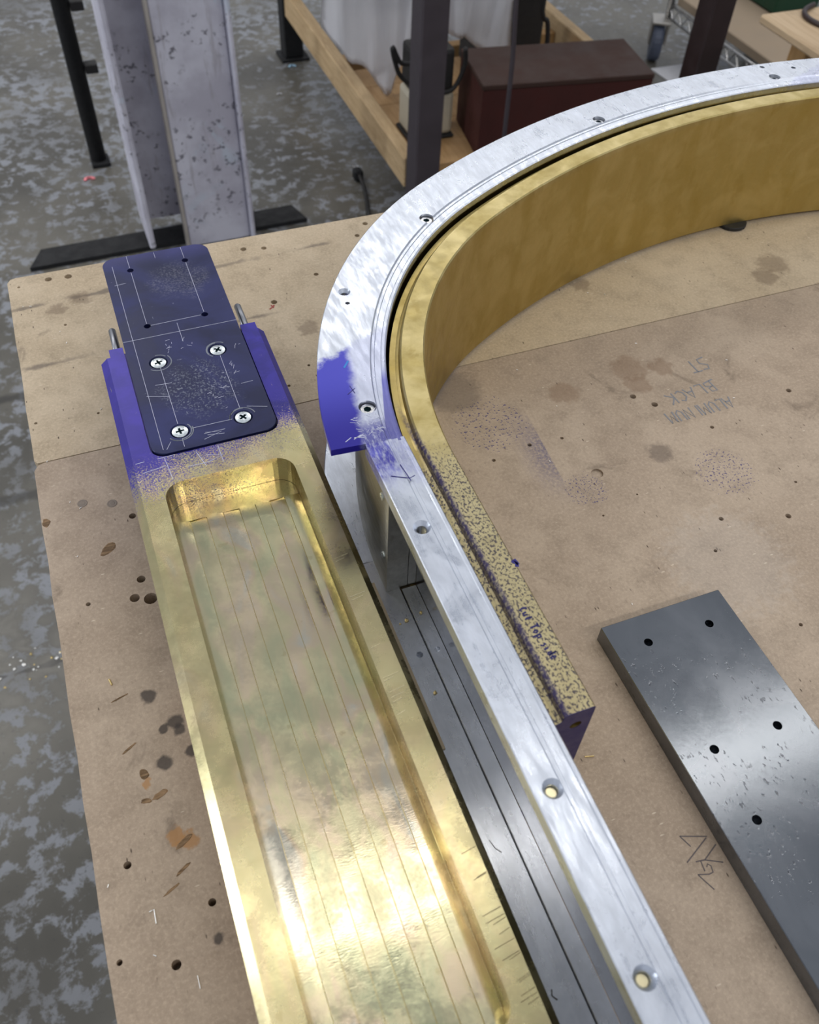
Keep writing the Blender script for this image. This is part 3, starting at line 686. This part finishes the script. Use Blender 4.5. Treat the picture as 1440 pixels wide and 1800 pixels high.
for x, y in ((0.1236, 0.2684), (0.1242, 0.1138), (0.1236, 0.0347)):
    lathe(cb, [(.0029, 0.11), (.0029, 0.1293), (.0053, 0.1325)], 24, (x, y))
cut(rail, cb)
for x, y in ((0.1242, 0.1138), (0.1236, 0.0347)):
    bm = bmesh.new(); lathe(bm, [(0.0027, 0.1230), (0.0027, 0.1268), (0.0024, 0.1271)], 18, (x, y)); new('brass_plug', bm, M['scratch'], rail)
zc = ZR + 0.00005
strokes('ink_cross', [[(.1205, .3085), (.1300, .3035), (.1335, .3045)], [(.1285, .3150), (.1300, .3015)]], 0.0007, zc, M['dyeblue'], rail)
strokes('ink_cross', [[(.1185, .3800), (.1245, .3840)], [(.1222, .3870), (.1232, .3795)]], 0.0006, zc, M['dyeblue'], arc)
strokes('cyan_mark', [[(.1240, .4040), (.1285, .4095)]], 0.0013, zc, M['cyan'], arc)
ED = []
for k in range(9):
    x = random.uniform(.100, .118); ED.append([(x, .3412 + random.uniform(0, .004)), (x + random.uniform(.003, .007), .3420 + random.uniform(0, .004))])
strokes('scribed_lines', ED[:5], 0.0005, zc, M['scribe'], arc)
HX = []
for k in range(26):
    x = random.uniform(.112, .128); y = random.uniform(.3430, .3600); an = random.uniform(-1.2, 0.9); ln = random.uniform(.002, .006); HX.append([(x, y), (x + ln * math.cos(an), y + ln * math.sin(an))])
strokes('scratches', HX, 0.0003, zc, M['scribe'], arc)
wpath = arch_path(0.3014)
web = new('curved_web', sweep([(0.0378, 0.0282), (0.0378, 0.1249), (0.0434, 0.1249), (0.0434, 0.0282)], wpath), M['block'], fr); flat_shade_by_angle(web)
new('straight_web', boxbm(0.1372, 0.1394, -0.14, 0.3010, 0.0282, 0.1224), plain('grey_web', (0.46, 0.47, 0.50), 0.22, 1.0, 0.1, 30), fr)
blk = new('joint_block', sweep([(0.0232, 0.0282), (0.0232, 0.1224), (0.0374, 0.1224), (0.0374, 0.0282)], [q for q in wpath if q[0].y < 0.445]), M['block'], fr); flat_shade_by_angle(blk)
for y, z in ((0.3120, 0.112), (0.3080, 0.060)):
    bm = bmesh.new(); lathe(bm, [(0.0024, -0.0002), (0.0024, 0.0007), (0.0013, 0.0010)], 12)
    o = new('block_screw', bm, M['zinc'], blk, loc=(0.1168, y, B + z)); o.rotation_euler = (0, -math.pi / 2, 0)
bf = new('bottom_flange', sweep([(0.0004, 0.0140), (0.0004, 0.0275), (0.0010, 0.0280), (0.0420, 0.0280), (0.0420, 0.0140)], arch_path(0.3290)), M['alu'], fr); flat_shade_by_angle(bf)
new('base_strip', boxbm(0.1085, 0.1262, -0.14, 0.3280, 0.0140, 0.0281, bev=0.0003), M['alu_base'], fr)
bs2 = new('base_strip', boxbm(0.1270, 0.1372, -0.14, 0.3005, 0.0140, 0.0281, bev=0.0003), M['alu_base'], fr)
b1 = [o for o in COL.objects if o.name.startswith('base_strip')]
cb = bmesh.new(); cyl(cb, (0.1203, 0.2506), .0021, .0021, 0.018, 0.04, 18); cut([o for o in b1 if o is not bs2][0], cb)
cb = bmesh.new(); cyl(cb, (0.1322, 0.2506), .0018, .0018, 0.024, 0.04, 18); cut(bs2, cb)
new('shim_strip', boxbm(0.1085, 0.1116, 0.1880, 0.3105, 0.0282, 0.0292), M['lip'], fr)
for p, n in (arch_path(0.3290)[2], arch_path(0.3290)[34], arch_path(0.3290)[70], arch_path(0.3290)[95]):
    q = p + n * 0.021; bm = bmesh.new(); lathe(bm, [(0.014, 0.0003), (0.014, 0.0139)], 16, (q.x, q.y)); new('foot_pad', bm, M['rubber'], fr)
for y in (0.25, 0.05, -0.1): new('foot_pad', boxbm(0.1110, 0.1360, y - 0.012, y + 0.012, 0.0003, 0.0139), M['rubber'], fr)

# ------------------------------------------------------------------ brass arch
ba = thing('brass_arch', 'thick brass arch band with a stepped rim and purple dyed sawn end', 'brass arch', (0.35, 0.4, B))
ZB = 0.0040; ZA = 0.1290
apath = arch_path(0.1434)
band = new('band', sweep([(0.0462, ZB), (0.0462, 0.1225), (0.0500, 0.1227), (0.0520, 0.1238), (0.0528, ZA - 0.0014), (0.0540, ZA), (0.0680, ZA), (0.0690, ZA - 0.0010), (0.0690, ZB)], apath), M['arch'], ba)
cb = bmesh.new(); cyl(cb, (0, 0), .0032, .0032, -0.010, 0.012, 18)
bmesh.ops.rotate(cb, verts=cb.verts, cent=(0, 0, 0), matrix=Matrix.Rotation(math.pi / 2, 3, 'X'))
bmesh.ops.translate(cb, verts=cb.verts, vec=(0.1545, 0.1434, 0.1150)); cut(band, cb); flat_shade_by_angle(band, 22)
za = ZA + 0.00005
strokes('ink_writing', write('cut', (.1515, .2045), (.1521, .1960), .0042) + write('Top', (.1520, .1935), (.1530, .1845), .0045) + write('side', (.1524, .1820), (.1545, .1715), .0048), 0.0011, za, M['ink'], band)
strokes('ink_blot', [[(.1612, .2335), (.1630, .2310), (.1620, .2290)], [(.1625, .2340), (.1632, .2300)]], 0.0022, za, M['dyeblue'], band)
strokes('ink_tick', [[(.1430, .3010), (.1475, .3020), (.1480, .3040)]], 0.0009, 0.1228, M['dyeblue'], band)
tag(new('rubber_puck', (lambda bm: (lathe(bm, [(0.0150, 0.0), (0.0158, 0.0006), (0.0158, 0.0034), (0.0150, 0.0039)], 22, (0.621, 0.636)), bm)[1])(bmesh.new()), M['rubber']),
    'small black rubber puck under the curved brass band', 'rubber puck')

# ------------------------------------------------------------------ steel plate
bm = boxbm(0.2432, 0.3345, -0.16, 0.2368, 0.0, 0.0140, bev=0.0004)
sp = new('steel_plate', bm, M['steel'])
cb = bmesh.new()
for x, y in ((0.2672, 0.2165), (0.3131, 0.2153), (0.3116, 0.1384), (0.2661, 0.1385), (0.265, 0.0938), (0.311, 0.058)): cyl(cb, (x, y), .0029, .0029, 0.002, 0.02, 18)
cut(sp, cb); tag(sp, 'flat grey steel plate drilled with round holes', 'steel plate')

# ------------------------------------------------------------------ little chips lying about
def chip(name, pts, z, r, mat, label, cat, group=None):
    bm = bmesh.new(); tube(bm, [(x, y, z + r) for x, y in pts], r, 5); return tag(new(name, bm, mat), label, cat, group)
chip('metal_curl', [(-.0655, .1680), (-.0628, .1685), (-.0630, .1610)], 0, .0004, M['chip'], 'hooked white metal curl on the bench beside the bar', 'metal chip')
chip('metal_curl', [(-.0480, .1290), (-.0480, .1225)], 0, .0003, M['chip'], 'straight white sliver on the lower left bench', 'metal chip')
chip('brass_sliver', [(-.0640, .3150), (-.0630, .3105)], 0, .0006, M['goldchip'], 'yellow brass sliver on the left bench margin', 'metal chip')
chip('brass_sliver', [(.196, .1655), (.2015, .1640)], 0, .0004, M['goldchip'], 'tiny gold sliver left of the pencil marks', 'metal chip')
chip('swarf_curl', [(.1140, .1320), (.1152, .1270), (.1175, .1240)], 0.0281, .0002, M['dark'], 'thin dark hair of swarf on the bright base strip', 'metal chip')
chip('swarf_curl', [(.1130, .0560), (.1118, .0535), (.1135, .0510)], 0.0281, .0003, M['dark'], 'small dark hook of swarf low on the base strip', 'metal chip')
for (x, y, z, s_) in ((.1213, .2765, .0281, .0022), (.1322, .2790, .0281, .0020), (.1168, .2755, .0281, .0012), (.1195, .2230, .0281, .0022)):
    bm = bmesh.new(); bmesh.ops.create_icosphere(bm, subdivisions=1, radius=s_ * 0.6)
    for v in bm.verts: v.co = Vector((v.co.x * random.uniform(.6, 1.4), v.co.y * random.uniform(.6, 1.4), v.co.z * 0.5)) 
    mz = min(v.co.z for v in bm.verts)
    for v in bm.verts: v.co += Vector((x, y, z - mz))
    tag(new('brass_fleck', bm, M['goldchip']), 'tiny brass fleck on the aluminium base strips', 'metal chip', 'brass flecks on the base strips')
for k in range(26):
    x, y = random.choice([(random.uniform(-.085, -.03), random.uniform(.09, .74)), (random.uniform(.19, .5), random.uniform(.05, .62))])
    if 0.235 < x < 0.345 and y < 0.245: continue
    if math.hypot(x - C1.x, y - C1.y) > RH - 0.075 and y > Y0 and x < 0.4 and x > 0: continue
    an = random.uniform(0, 3.1); ln = random.uniform(.0008, .0022)
    chip('bright_speck', [(x, y), (x + ln * math.cos(an), y + ln * math.sin(an))], 0, .00035, M['chip'], 'tiny bright metal speck on the fibreboard', 'metal chip', 'bright specks on the bench')

# ------------------------------------------------------------------ behind the bench: column and floor plate
co = thing('steel_column', 'scuffed lavender painted steel column behind the bench', 'column', (0.28, 2.2, 0))
H = 2.9
new('front_plate', boxbm(0.232, 0.398, 2.142, 2.160, 0.0, H, bev=0.003), M['column'], co, loc=(0, 0, 0))
new('rear_plate', boxbm(0.140, 0.385, 2.262, 2.276, 0.030, H), M['column'], co, loc=(0, 0, 0))
M['colEdge'] = plain('chipped_edge_paint', (0.40, 0.37, 0.34), 0.6, 0, 0.35, 14)
new('corner_trim', boxbm(0.222, 0.2315, 2.138, 2.164, 0.0, H, bev=0.003), M['colEdge'], co, loc=(0, 0, 0))
new('corner_trim', boxbm(0.3985, 0.410, 2.120, 2.210, 0.0, H, bev=0.004), M['column'], co, loc=(0, 0, 0))
new('side_flange', boxbm(0.124, 0.1395, 2.115, 2.290, 0.030, H, bev=0.004), M['column'], co, loc=(0, 0, 0))
bm = bmesh.new(); prism(bm, [(-0.185, 2.157), (0.568, 2.163), (0.545, 2.243), (-0.149, 2.234)], 0.0, 0.012)
tag(new('base_plate', bm, M['blacksteel'], loc=(0, 0, 0)), 'long black steel plate lying on the floor under the column', 'floor plate')

# black upright at far left
po = thing('black_post', 'slim black tubular post with two side tabs standing left of the column', 'post', (0.064, 2.665, 0))
bm = bmesh.new(); lathe(bm, [(0.023, 0.012), (0.023, 1.9)], 20, (0.064, 2.665)); new('tube', bm, M['blacksteel'], po, loc=(0, 0, 0), smooth=True)
new('foot', boxbm(0.040, 0.094, 2.628, 2.690, 0.0, 0.012, bev=0.002), M['blacksteel'], po, loc=(0, 0, 0))
for z in (0.262, 0.425): new('side_tab', boxbm(0.0875, 0.122, 2.650, 2.685, z, z + 0.024, bev=0.002), M['rubber'], po, loc=(0, 0, 0))

# ------------------------------------------------------------------ second table with shelf
tb = thing('steel_table', 'dark steel framed table with a lumber edged lower shelf', 'table', (1.23, 2.6, 0))
for (x0, y0, y1, mat) in ((0.800, 1.935, 2.003, 'mauve'), (1.590, 1.935, 2.003, 'maroon'), (0.790, 3.170, 3.235, 'blacksteel'), (1.590, 3.170, 3.235, 'blacksteel')):
    lg = new('leg', boxbm(x0, x0 + 0.068, y0, y1, 0.008, 0.850, bev=0.004), M[mat], tb, loc=(0, 0, 0))
    new('foot_plate', boxbm(x0 - 0.015, x0 + 0.085, y0 - 0.015, y1 + 0.015, 0.0, 0.008), M['blacksteel'], lg, loc=(0, 0, 0))
new('tabletop', boxbm(0.76, 1.70, 2.47, 3.27, 0.8501, 0.90, bev=0.003), M['mauve'], tb, loc=(0, 0, 0))
for x0 in (0.80, 1.59): new('side_rail', boxbm(x0, x0 + 0.068, 2.0035, 2.4695, 0.782, 0.850, bev=0.003), M['mauve'], tb, loc=(0, 0, 0))
new('front_rail', boxbm(0.8685, 1.5895, 1.935, 2.003, 0.782, 0.850, bev=0.003), M['mauve'], tb, loc=(0, 0, 0))
new('shelf_rail', boxbm(0.798, 0.836, 2.010, 3.168, 0.150, 0.232, bev=0.003), M['lightwood'], tb, loc=(0, 0, 0))
new('shelf_rail', boxbm(1.60, 1.638, 2.010, 3.168, 0.150, 0.232, bev=0.003), M['lightwood'], tb, loc=(0, 0, 0))
new('shelf_end_rail', boxbm(0.8365, 1.5995, 2.012, 2.050, 0.120, 0.190, bev=0.002), M['orangewood'], tb, loc=(0, 0, 0))
new('shelf_end_rail', boxbm(0.8365, 1.5995, 2.700, 2.738, 0.120, 0.190, bev=0.002), M['orangewood'], tb, loc=(0, 0, 0))
for k in range(1, 6):
    y0 = 2.012 + (k - 1) * 0.118; new('shelf_plank', boxbm(0.8365, 1.5995, y0, y0 + 0.116, 0.1905, 0.200, bev=0.001), M['shelfwood'], tb, loc=(0, 0, 0))

rb = thing('metal_box', 'low dark red metal box with a brown top under the steel table', 'box', (1.25, 2.09, 0.2))
bm = bmesh.new(); box(bm, -0.232, 0.232, -0.108, 0.108, 0.0, 0.178); o = new('body', bm, M['redbox'], rb, loc=(1.252, 2.085, 0.2005)); o.rotation_euler.z = -0.14
bm = bmesh.new(); box(bm, -0.234, 0.234, -0.110, 0.110, 0.1785, 0.192, bev=0.002); o = new('lid', bm, M['redtop'], rb, loc=(1.252, 2.085, 0.2005)); o.rotation_euler.z = -0.14

cn = thing('canister', 'cream canister with a black top standing behind the table leg', 'canister', (0.925, 2.185, 0.2))
bm = bmesh.new(); box(bm, -0.062, 0.062, -0.050, 0.050, 0.010, 0.125, bev=0.012, seg=2); new('body', bm, M['cream'], cn, loc=(0.925, 2.185, 0.2005))
bm = bmesh.new(); box(bm, -0.066, 0.066, -0.054, 0.054, 0.0, 0.0098, bev=0.003); new('base', bm, M['rubber'], cn, loc=(0.925, 2.185, 0.2005))
bm = bmesh.new(); box(bm, -0.058, 0.058, -0.048, 0.048, 0.1252, 0.235, bev=0.012, seg=2); new('top_cover', bm, M['rubber'], cn, loc=(0.925, 2.185, 0.2005))
bm = bmesh.new(); tube(bm, smooth_path([(0.86, 2.13, 0.415), (0.815, 2.10, 0.435), (0.790, 2.09, 0.478), (0.800, 2.10, 0.44), (0.83, 2.12, 0.385), (0.90, 2.125, 0.345), (0.97, 2.125, 0.335), (1.005, 2.13, 0.39), (1.0, 2.12, 0.44)]), 0.006, 8)
tag(new('coiled_cable', bm, M['rubber'], loc=(0, 0, 0), smooth=True), 'thick black cable looped around the cream canister', 'cable')

# cloth: a folded sheet hanging from the table underside, its tails cut ragged
def cloth(outline_bottom, x0, x1, ztop, yb, amp, seed):
    rnd = random.Random(seed); bm = bmesh.new(); nx, nz = 46, 26; grid = []
    for i in range(nx + 1):
        u = i / nx; x = x0 + (x1 - x0) * u
        zb = None
        for (xa, za_), (xb, zb_) in zip(outline_bottom, outline_bottom[1:]):
            if xa <= x <= xb: zb = za_ + (zb_ - za_) * (x - xa) / (xb - xa + 1e-9)
        if zb is None: zb = outline_bottom[-1][1]
        colv = []
        for k in range(nz + 1):
            v = k / nz; z = ztop + (zb - ztop) * v
            y = yb + amp * (0.3 + 0.7 * v) * (math.sin(u * 23 + 1.3 * math.sin(u * 9) + v * 1.6) * 0.6 + 0.4 * math.sin(u * 51 + 2.0 * v) + 0.35 * math.sin(u * 8 - 3 * v))
            xx = x + 0.010 * math.sin(u * 14 + v * 5) * v
            colv.append(bm.verts.new((xx, y, z)))
        grid.append(colv)
    for i in range(nx):
        for k in range(nz): bm.faces.new((grid[i][k], grid[i + 1][k], grid[i + 1][k + 1], grid[i][k + 1]))
    r = bmesh.ops.solidify(bm, geom=bm.faces[:], thickness=0.0025)
    return bm
ob = [(0.725, 0.395), (0.760, 0.350), (0.780, 0.310), (0.815, 0.300), (0.850, 0.250), (0.885, 0.205), (0.900, 0.206), (0.925, 0.206), (0.935, 0.260), (0.950, 0.300), (0.985, 0.335), (1.06, 0.345), (1.12, 0.340), (1.185, 0.300), (1.23, 0.285), (1.285, 0.282)]
cl = tag(new('white_cloth', cloth(ob, 0.725, 1.285, 0.7812, 2.42, 0.034, 3), M['cloth'], loc=(0, 0, 0), smooth=True), 'crumpled white cloth hanging below the steel table', 'cloth')
bm = bmesh.new(); tube(bm, smooth_path([(1.005, 1.900, 0.85), (1.010, 1.898, 0.64), (1.018, 1.896, 0.51), (1.022, 1.90, 0.40), (1.026, 1.905, 0.30), (1.03, 1.90, 0.12), (1.04, 1.88, 0.006), (1.20, 1.80, 0.006)]), 0.006, 8)
tag(new('hanging_cable', bm, M['mauve'], loc=(0, 0, 0), smooth=True), 'dark cable hanging straight down in front of the red box', 'cable')
bm = bmesh.new(); tube(bm, smooth_path([(1.33, 2.35, 0.84), (1.336, 2.35, 0.44), (1.361, 2.35, 0.376), (1.369, 2.35, 0.30), (1.36, 2.36, 0.215), (1.34, 2.40, 0.2072), (1.30, 2.44, 0.2072)]), 0.007, 8)
tag(new('drop_cable', bm, M['rubber'], loc=(0, 0, 0), smooth=True), 'black cable dropping behind the red box onto the shelf', 'cable')
# dark tool case behind the cloth
dk = thing('tool_case', 'black tool case on the shelf right of the white cloth', 'case', (1.30, 2.58, 0.2))
new('body', boxbm(1.20, 1.42, 2.47, 2.60, 0.2005, 0.43, bev=0.01, seg=2), M['rubber'], dk, loc=(0, 0, 0))
new('handle', boxbm(1.27, 1.35, 2.52, 2.55, 0.4305, 0.46, bev=0.008), M['blacksteel'], dk, loc=(0, 0, 0))
# cord with plug on the floor
pc = thing('plug_cord', 'black power cord with a metal plug standing on the floor', 'cord', (0.775, 2.26, 0))
bm = bmesh.new(); tube(bm, smooth_path([(0.778, 2.32, 0.022), (0.776, 2.27, 0.010), (0.760, 2.20, 0.0065), (0.745, 2.14, 0.0065), (0.73, 2.02, 0.0065), (0.70, 1.8, 0.0065)]), 0.006, 8); new('cord', bm, M['rubber'], pc, loc=(0, 0, 0), smooth=True)
new('plug', boxbm(0.765, 0.792, 2.318, 2.352, 0.0, 0.034, bev=0.006), M['blacksteel'], pc, loc=(0, 0, 0))
new('prong', boxbm(0.770, 0.776, 2.3525, 2.366, 0.018, 0.030), M['capscrew'], pc, loc=(0, 0, 0)); new('prong', boxbm(0.782, 0.788, 2.3525, 2.366, 0.018, 0.030), M['capscrew'], pc, loc=(0, 0, 0))

# ------------------------------------------------------------------ rack on castors at the right
rk = thing('wire_rack', 'chrome wire shelf rack on castors behind the arch', 'rack', (2.4, 2.5, 0))
def bar_(name, a_, b_, r, mat, parent):
    bm = bmesh.new(); tube(bm, [a_, b_], r, 8); return new(name, bm, mat, parent, loc=(0, 0, 0), smooth=True)
RX = 2.125
bar_('shelf_wire', (RX, 1.95, 0.180), (RX, 2.82, 0.180), 0.005, M['wire'], rk); bar_('shelf_wire', (RX, 1.95, 0.140), (RX, 2.82, 0.140), 0.005, M['wire'], rk)
for x in (2.35, 2.58): bar_('shelf_wire', (x, 1.95, 0.180), (x, 2.82, 0.180), 0.004, M['wire'], rk)
for y in (1.95, 2.82): bar_('shelf_wire', (RX, y, 0.180), (2.58, y, 0.180), 0.005, M['wire'], rk)
pts = [(RX, 1.95 + 0.87 * i / 30, 0.140 if i % 2 else 0.180) for i in range(31)]
bm = bmesh.new(); tube(bm, pts, 0.0032, 6); new('zigzag_wire', bm, M['wire'], rk, loc=(0, 0, 0))
for x, y in ((RX, 1.95), (RX, 2.82), (2.58, 1.95), (2.58, 2.82)):
    bar_('post', (x, y, 0.1405), (x, y, 1.7), 0.0125, M['wire'], rk)
    ca = bpy.data.objects.new('castor', None); COL.objects.link(ca); ca.parent = rk; ca.location = Vector((x, y, 0)) - world_loc(rk)
    bm = bmesh.new(); lathe(bm, [(0.022, -0.020), (0.058, -0.019), (0.064, -0.010), (0.064, 0.010), (0.058, 0.019), (0.022, 0.020)], 24)
    o = new('wheel', bm, M['wheel'], ca, loc=(x - 0.035, y - 0.01, 0.064), smooth=False); o.rotation_euler = (math.pi / 2, 0, 1.05)
    bm = bmesh.new(); box(bm, -0.044, 0.044, -0.032, 0.032, 0.130, 0.140, bev=0.002); box(bm, -0.018, 0.036, -0.032, -0.024, 0.055, 0.131); box(bm, -0.018, 0.036, 0.024, 0.032, 0.055, 0.131)
    o = new('fork', bm, M['fork'], ca, loc=(x - 0.028, y - 0.005, 0)); o.rotation_euler.z = 1.05
tag(new('cardboard_sheet', boxbm(2.135, 2.56, 1.96, 2.80, 0.1855, 0.215, bev=0.003), M['card'], loc=(0, 0, 0)), 'brown cardboard sheet lying on the wire rack', 'cardboard')
gb = thing('green_bin', 'dark green bin on the cardboard at the top edge', 'bin', (2.45, 2.66, 0.2))
new('body', boxbm(2.36, 2.55, 2.56, 2.78, 0.2152, 0.36, bev=0.008), M['green'], gb, loc=(0, 0, 0)); new('rim', boxbm(2.35, 2.56, 2.55, 2.79, 0.3602, 0.375, bev=0.004), M['green'], gb, loc=(0, 0, 0))
bm = bmesh.new(); prism(bm, [(2.045, 2.74), (2.06, 2.56), (2.25, 2.60), (2.33, 2.74)], 0.0, 0.002)
tag(new('paper_sheet', bm, M['paper'], loc=(0, 0, 0)), 'white paper on the floor beside the castor', 'paper')
# plywood stand
pl = thing('plywood_stand', 'plywood topped stand with an orange timber leg at right', 'stand', (1.85, 1.45, 0))
new('top', boxbm(1.572, 2.15, 1.10, 1.745, 0.580, 0.600, bev=0.004), M['ply'], pl, loc=(0, 0, 0))
for x, y in ((1.665, 1.66), (2.06, 1.66), (1.665, 1.16), (2.06, 1.16)): new('leg', boxbm(x, x + 0.055, y, y + 0.055, 0.0, 0.5799, bev=0.003), M['orangewood'], pl, loc=(0, 0, 0))
bm = bmesh.new(); tube(bm, smooth_path([(1.72, 1.744, 0.606), (1.675, 1.72, 0.606), (1.655, 1.68, 0.606), (1.665, 1.63, 0.606), (1.70, 1.59, 0.606), (1.80, 1.55, 0.606)]), 0.006, 8)
tag(new('curled_cable', bm, M['maroon'], loc=(0, 0, 0), smooth=True), 'dark cable curled on the plywood stand', 'cable')
# litter on the floor
for nm_, x, y, mat, lab, s_ in (('pink_scrap', 0.022, 2.568, 'pink', 'pink plastic scrap on the floor by the black post', .016), ('blue_scrap', 0.80, 3.119, 'sky', 'pale blue scrap on the floor by the far table leg', .014), ('white_scrap', 0.70, 2.93, 'paper', 'small white scrap on the floor left of the shelf rail', .009)):
    bm = bmesh.new(); n = 9; prv = None
    for i in range(n):
        t = i / (n - 1); an = t * 3.4
        q = [bm.verts.new((x + s_ * math.cos(an) * r_, y + s_ * 0.7 * math.sin(an) * r_, 0.001 + z_ * s_ * (0.4 + 0.6 * math.sin(t * 3.1)))) for r_, z_ in ((0.5, 0.0), (1.0, 0.0), (1.05, 0.35), (0.55, 0.45))]
        if prv:
            for k in range(4): bm.faces.new((prv[k], q[k], q[(k + 1) % 4], prv[(k + 1) % 4]))
        else: bm.faces.new(q)
        prv = q
    bm.faces.new(prv[::-1]); tag(new(nm_, bm, M[mat], loc=(0, 0, 0)), lab, 'scrap')
for k in range(22):
    x = random.uniform(-.36, -.25); y = 0.955 + random.gauss(0, 0.014)
    bm = bmesh.new(); bmesh.ops.create_icosphere(bm, subdivisions=1, radius=random.uniform(.0015, .0035))
    for v in bm.verts: v.co = Vector((v.co.x * random.uniform(.5, 1.6) + x, v.co.y * random.uniform(.5, 1.5) + y, abs(v.co.z) * 0.8))
    tag(new('metal_chip', bm, M['chip'] if k % 3 else M['goldchip'], loc=(0, 0, 0)), 'small metal chip in the swept line on the floor left of the bench', 'metal chip', 'chips swept along the floor crack')
bpy.context.view_layer.update()
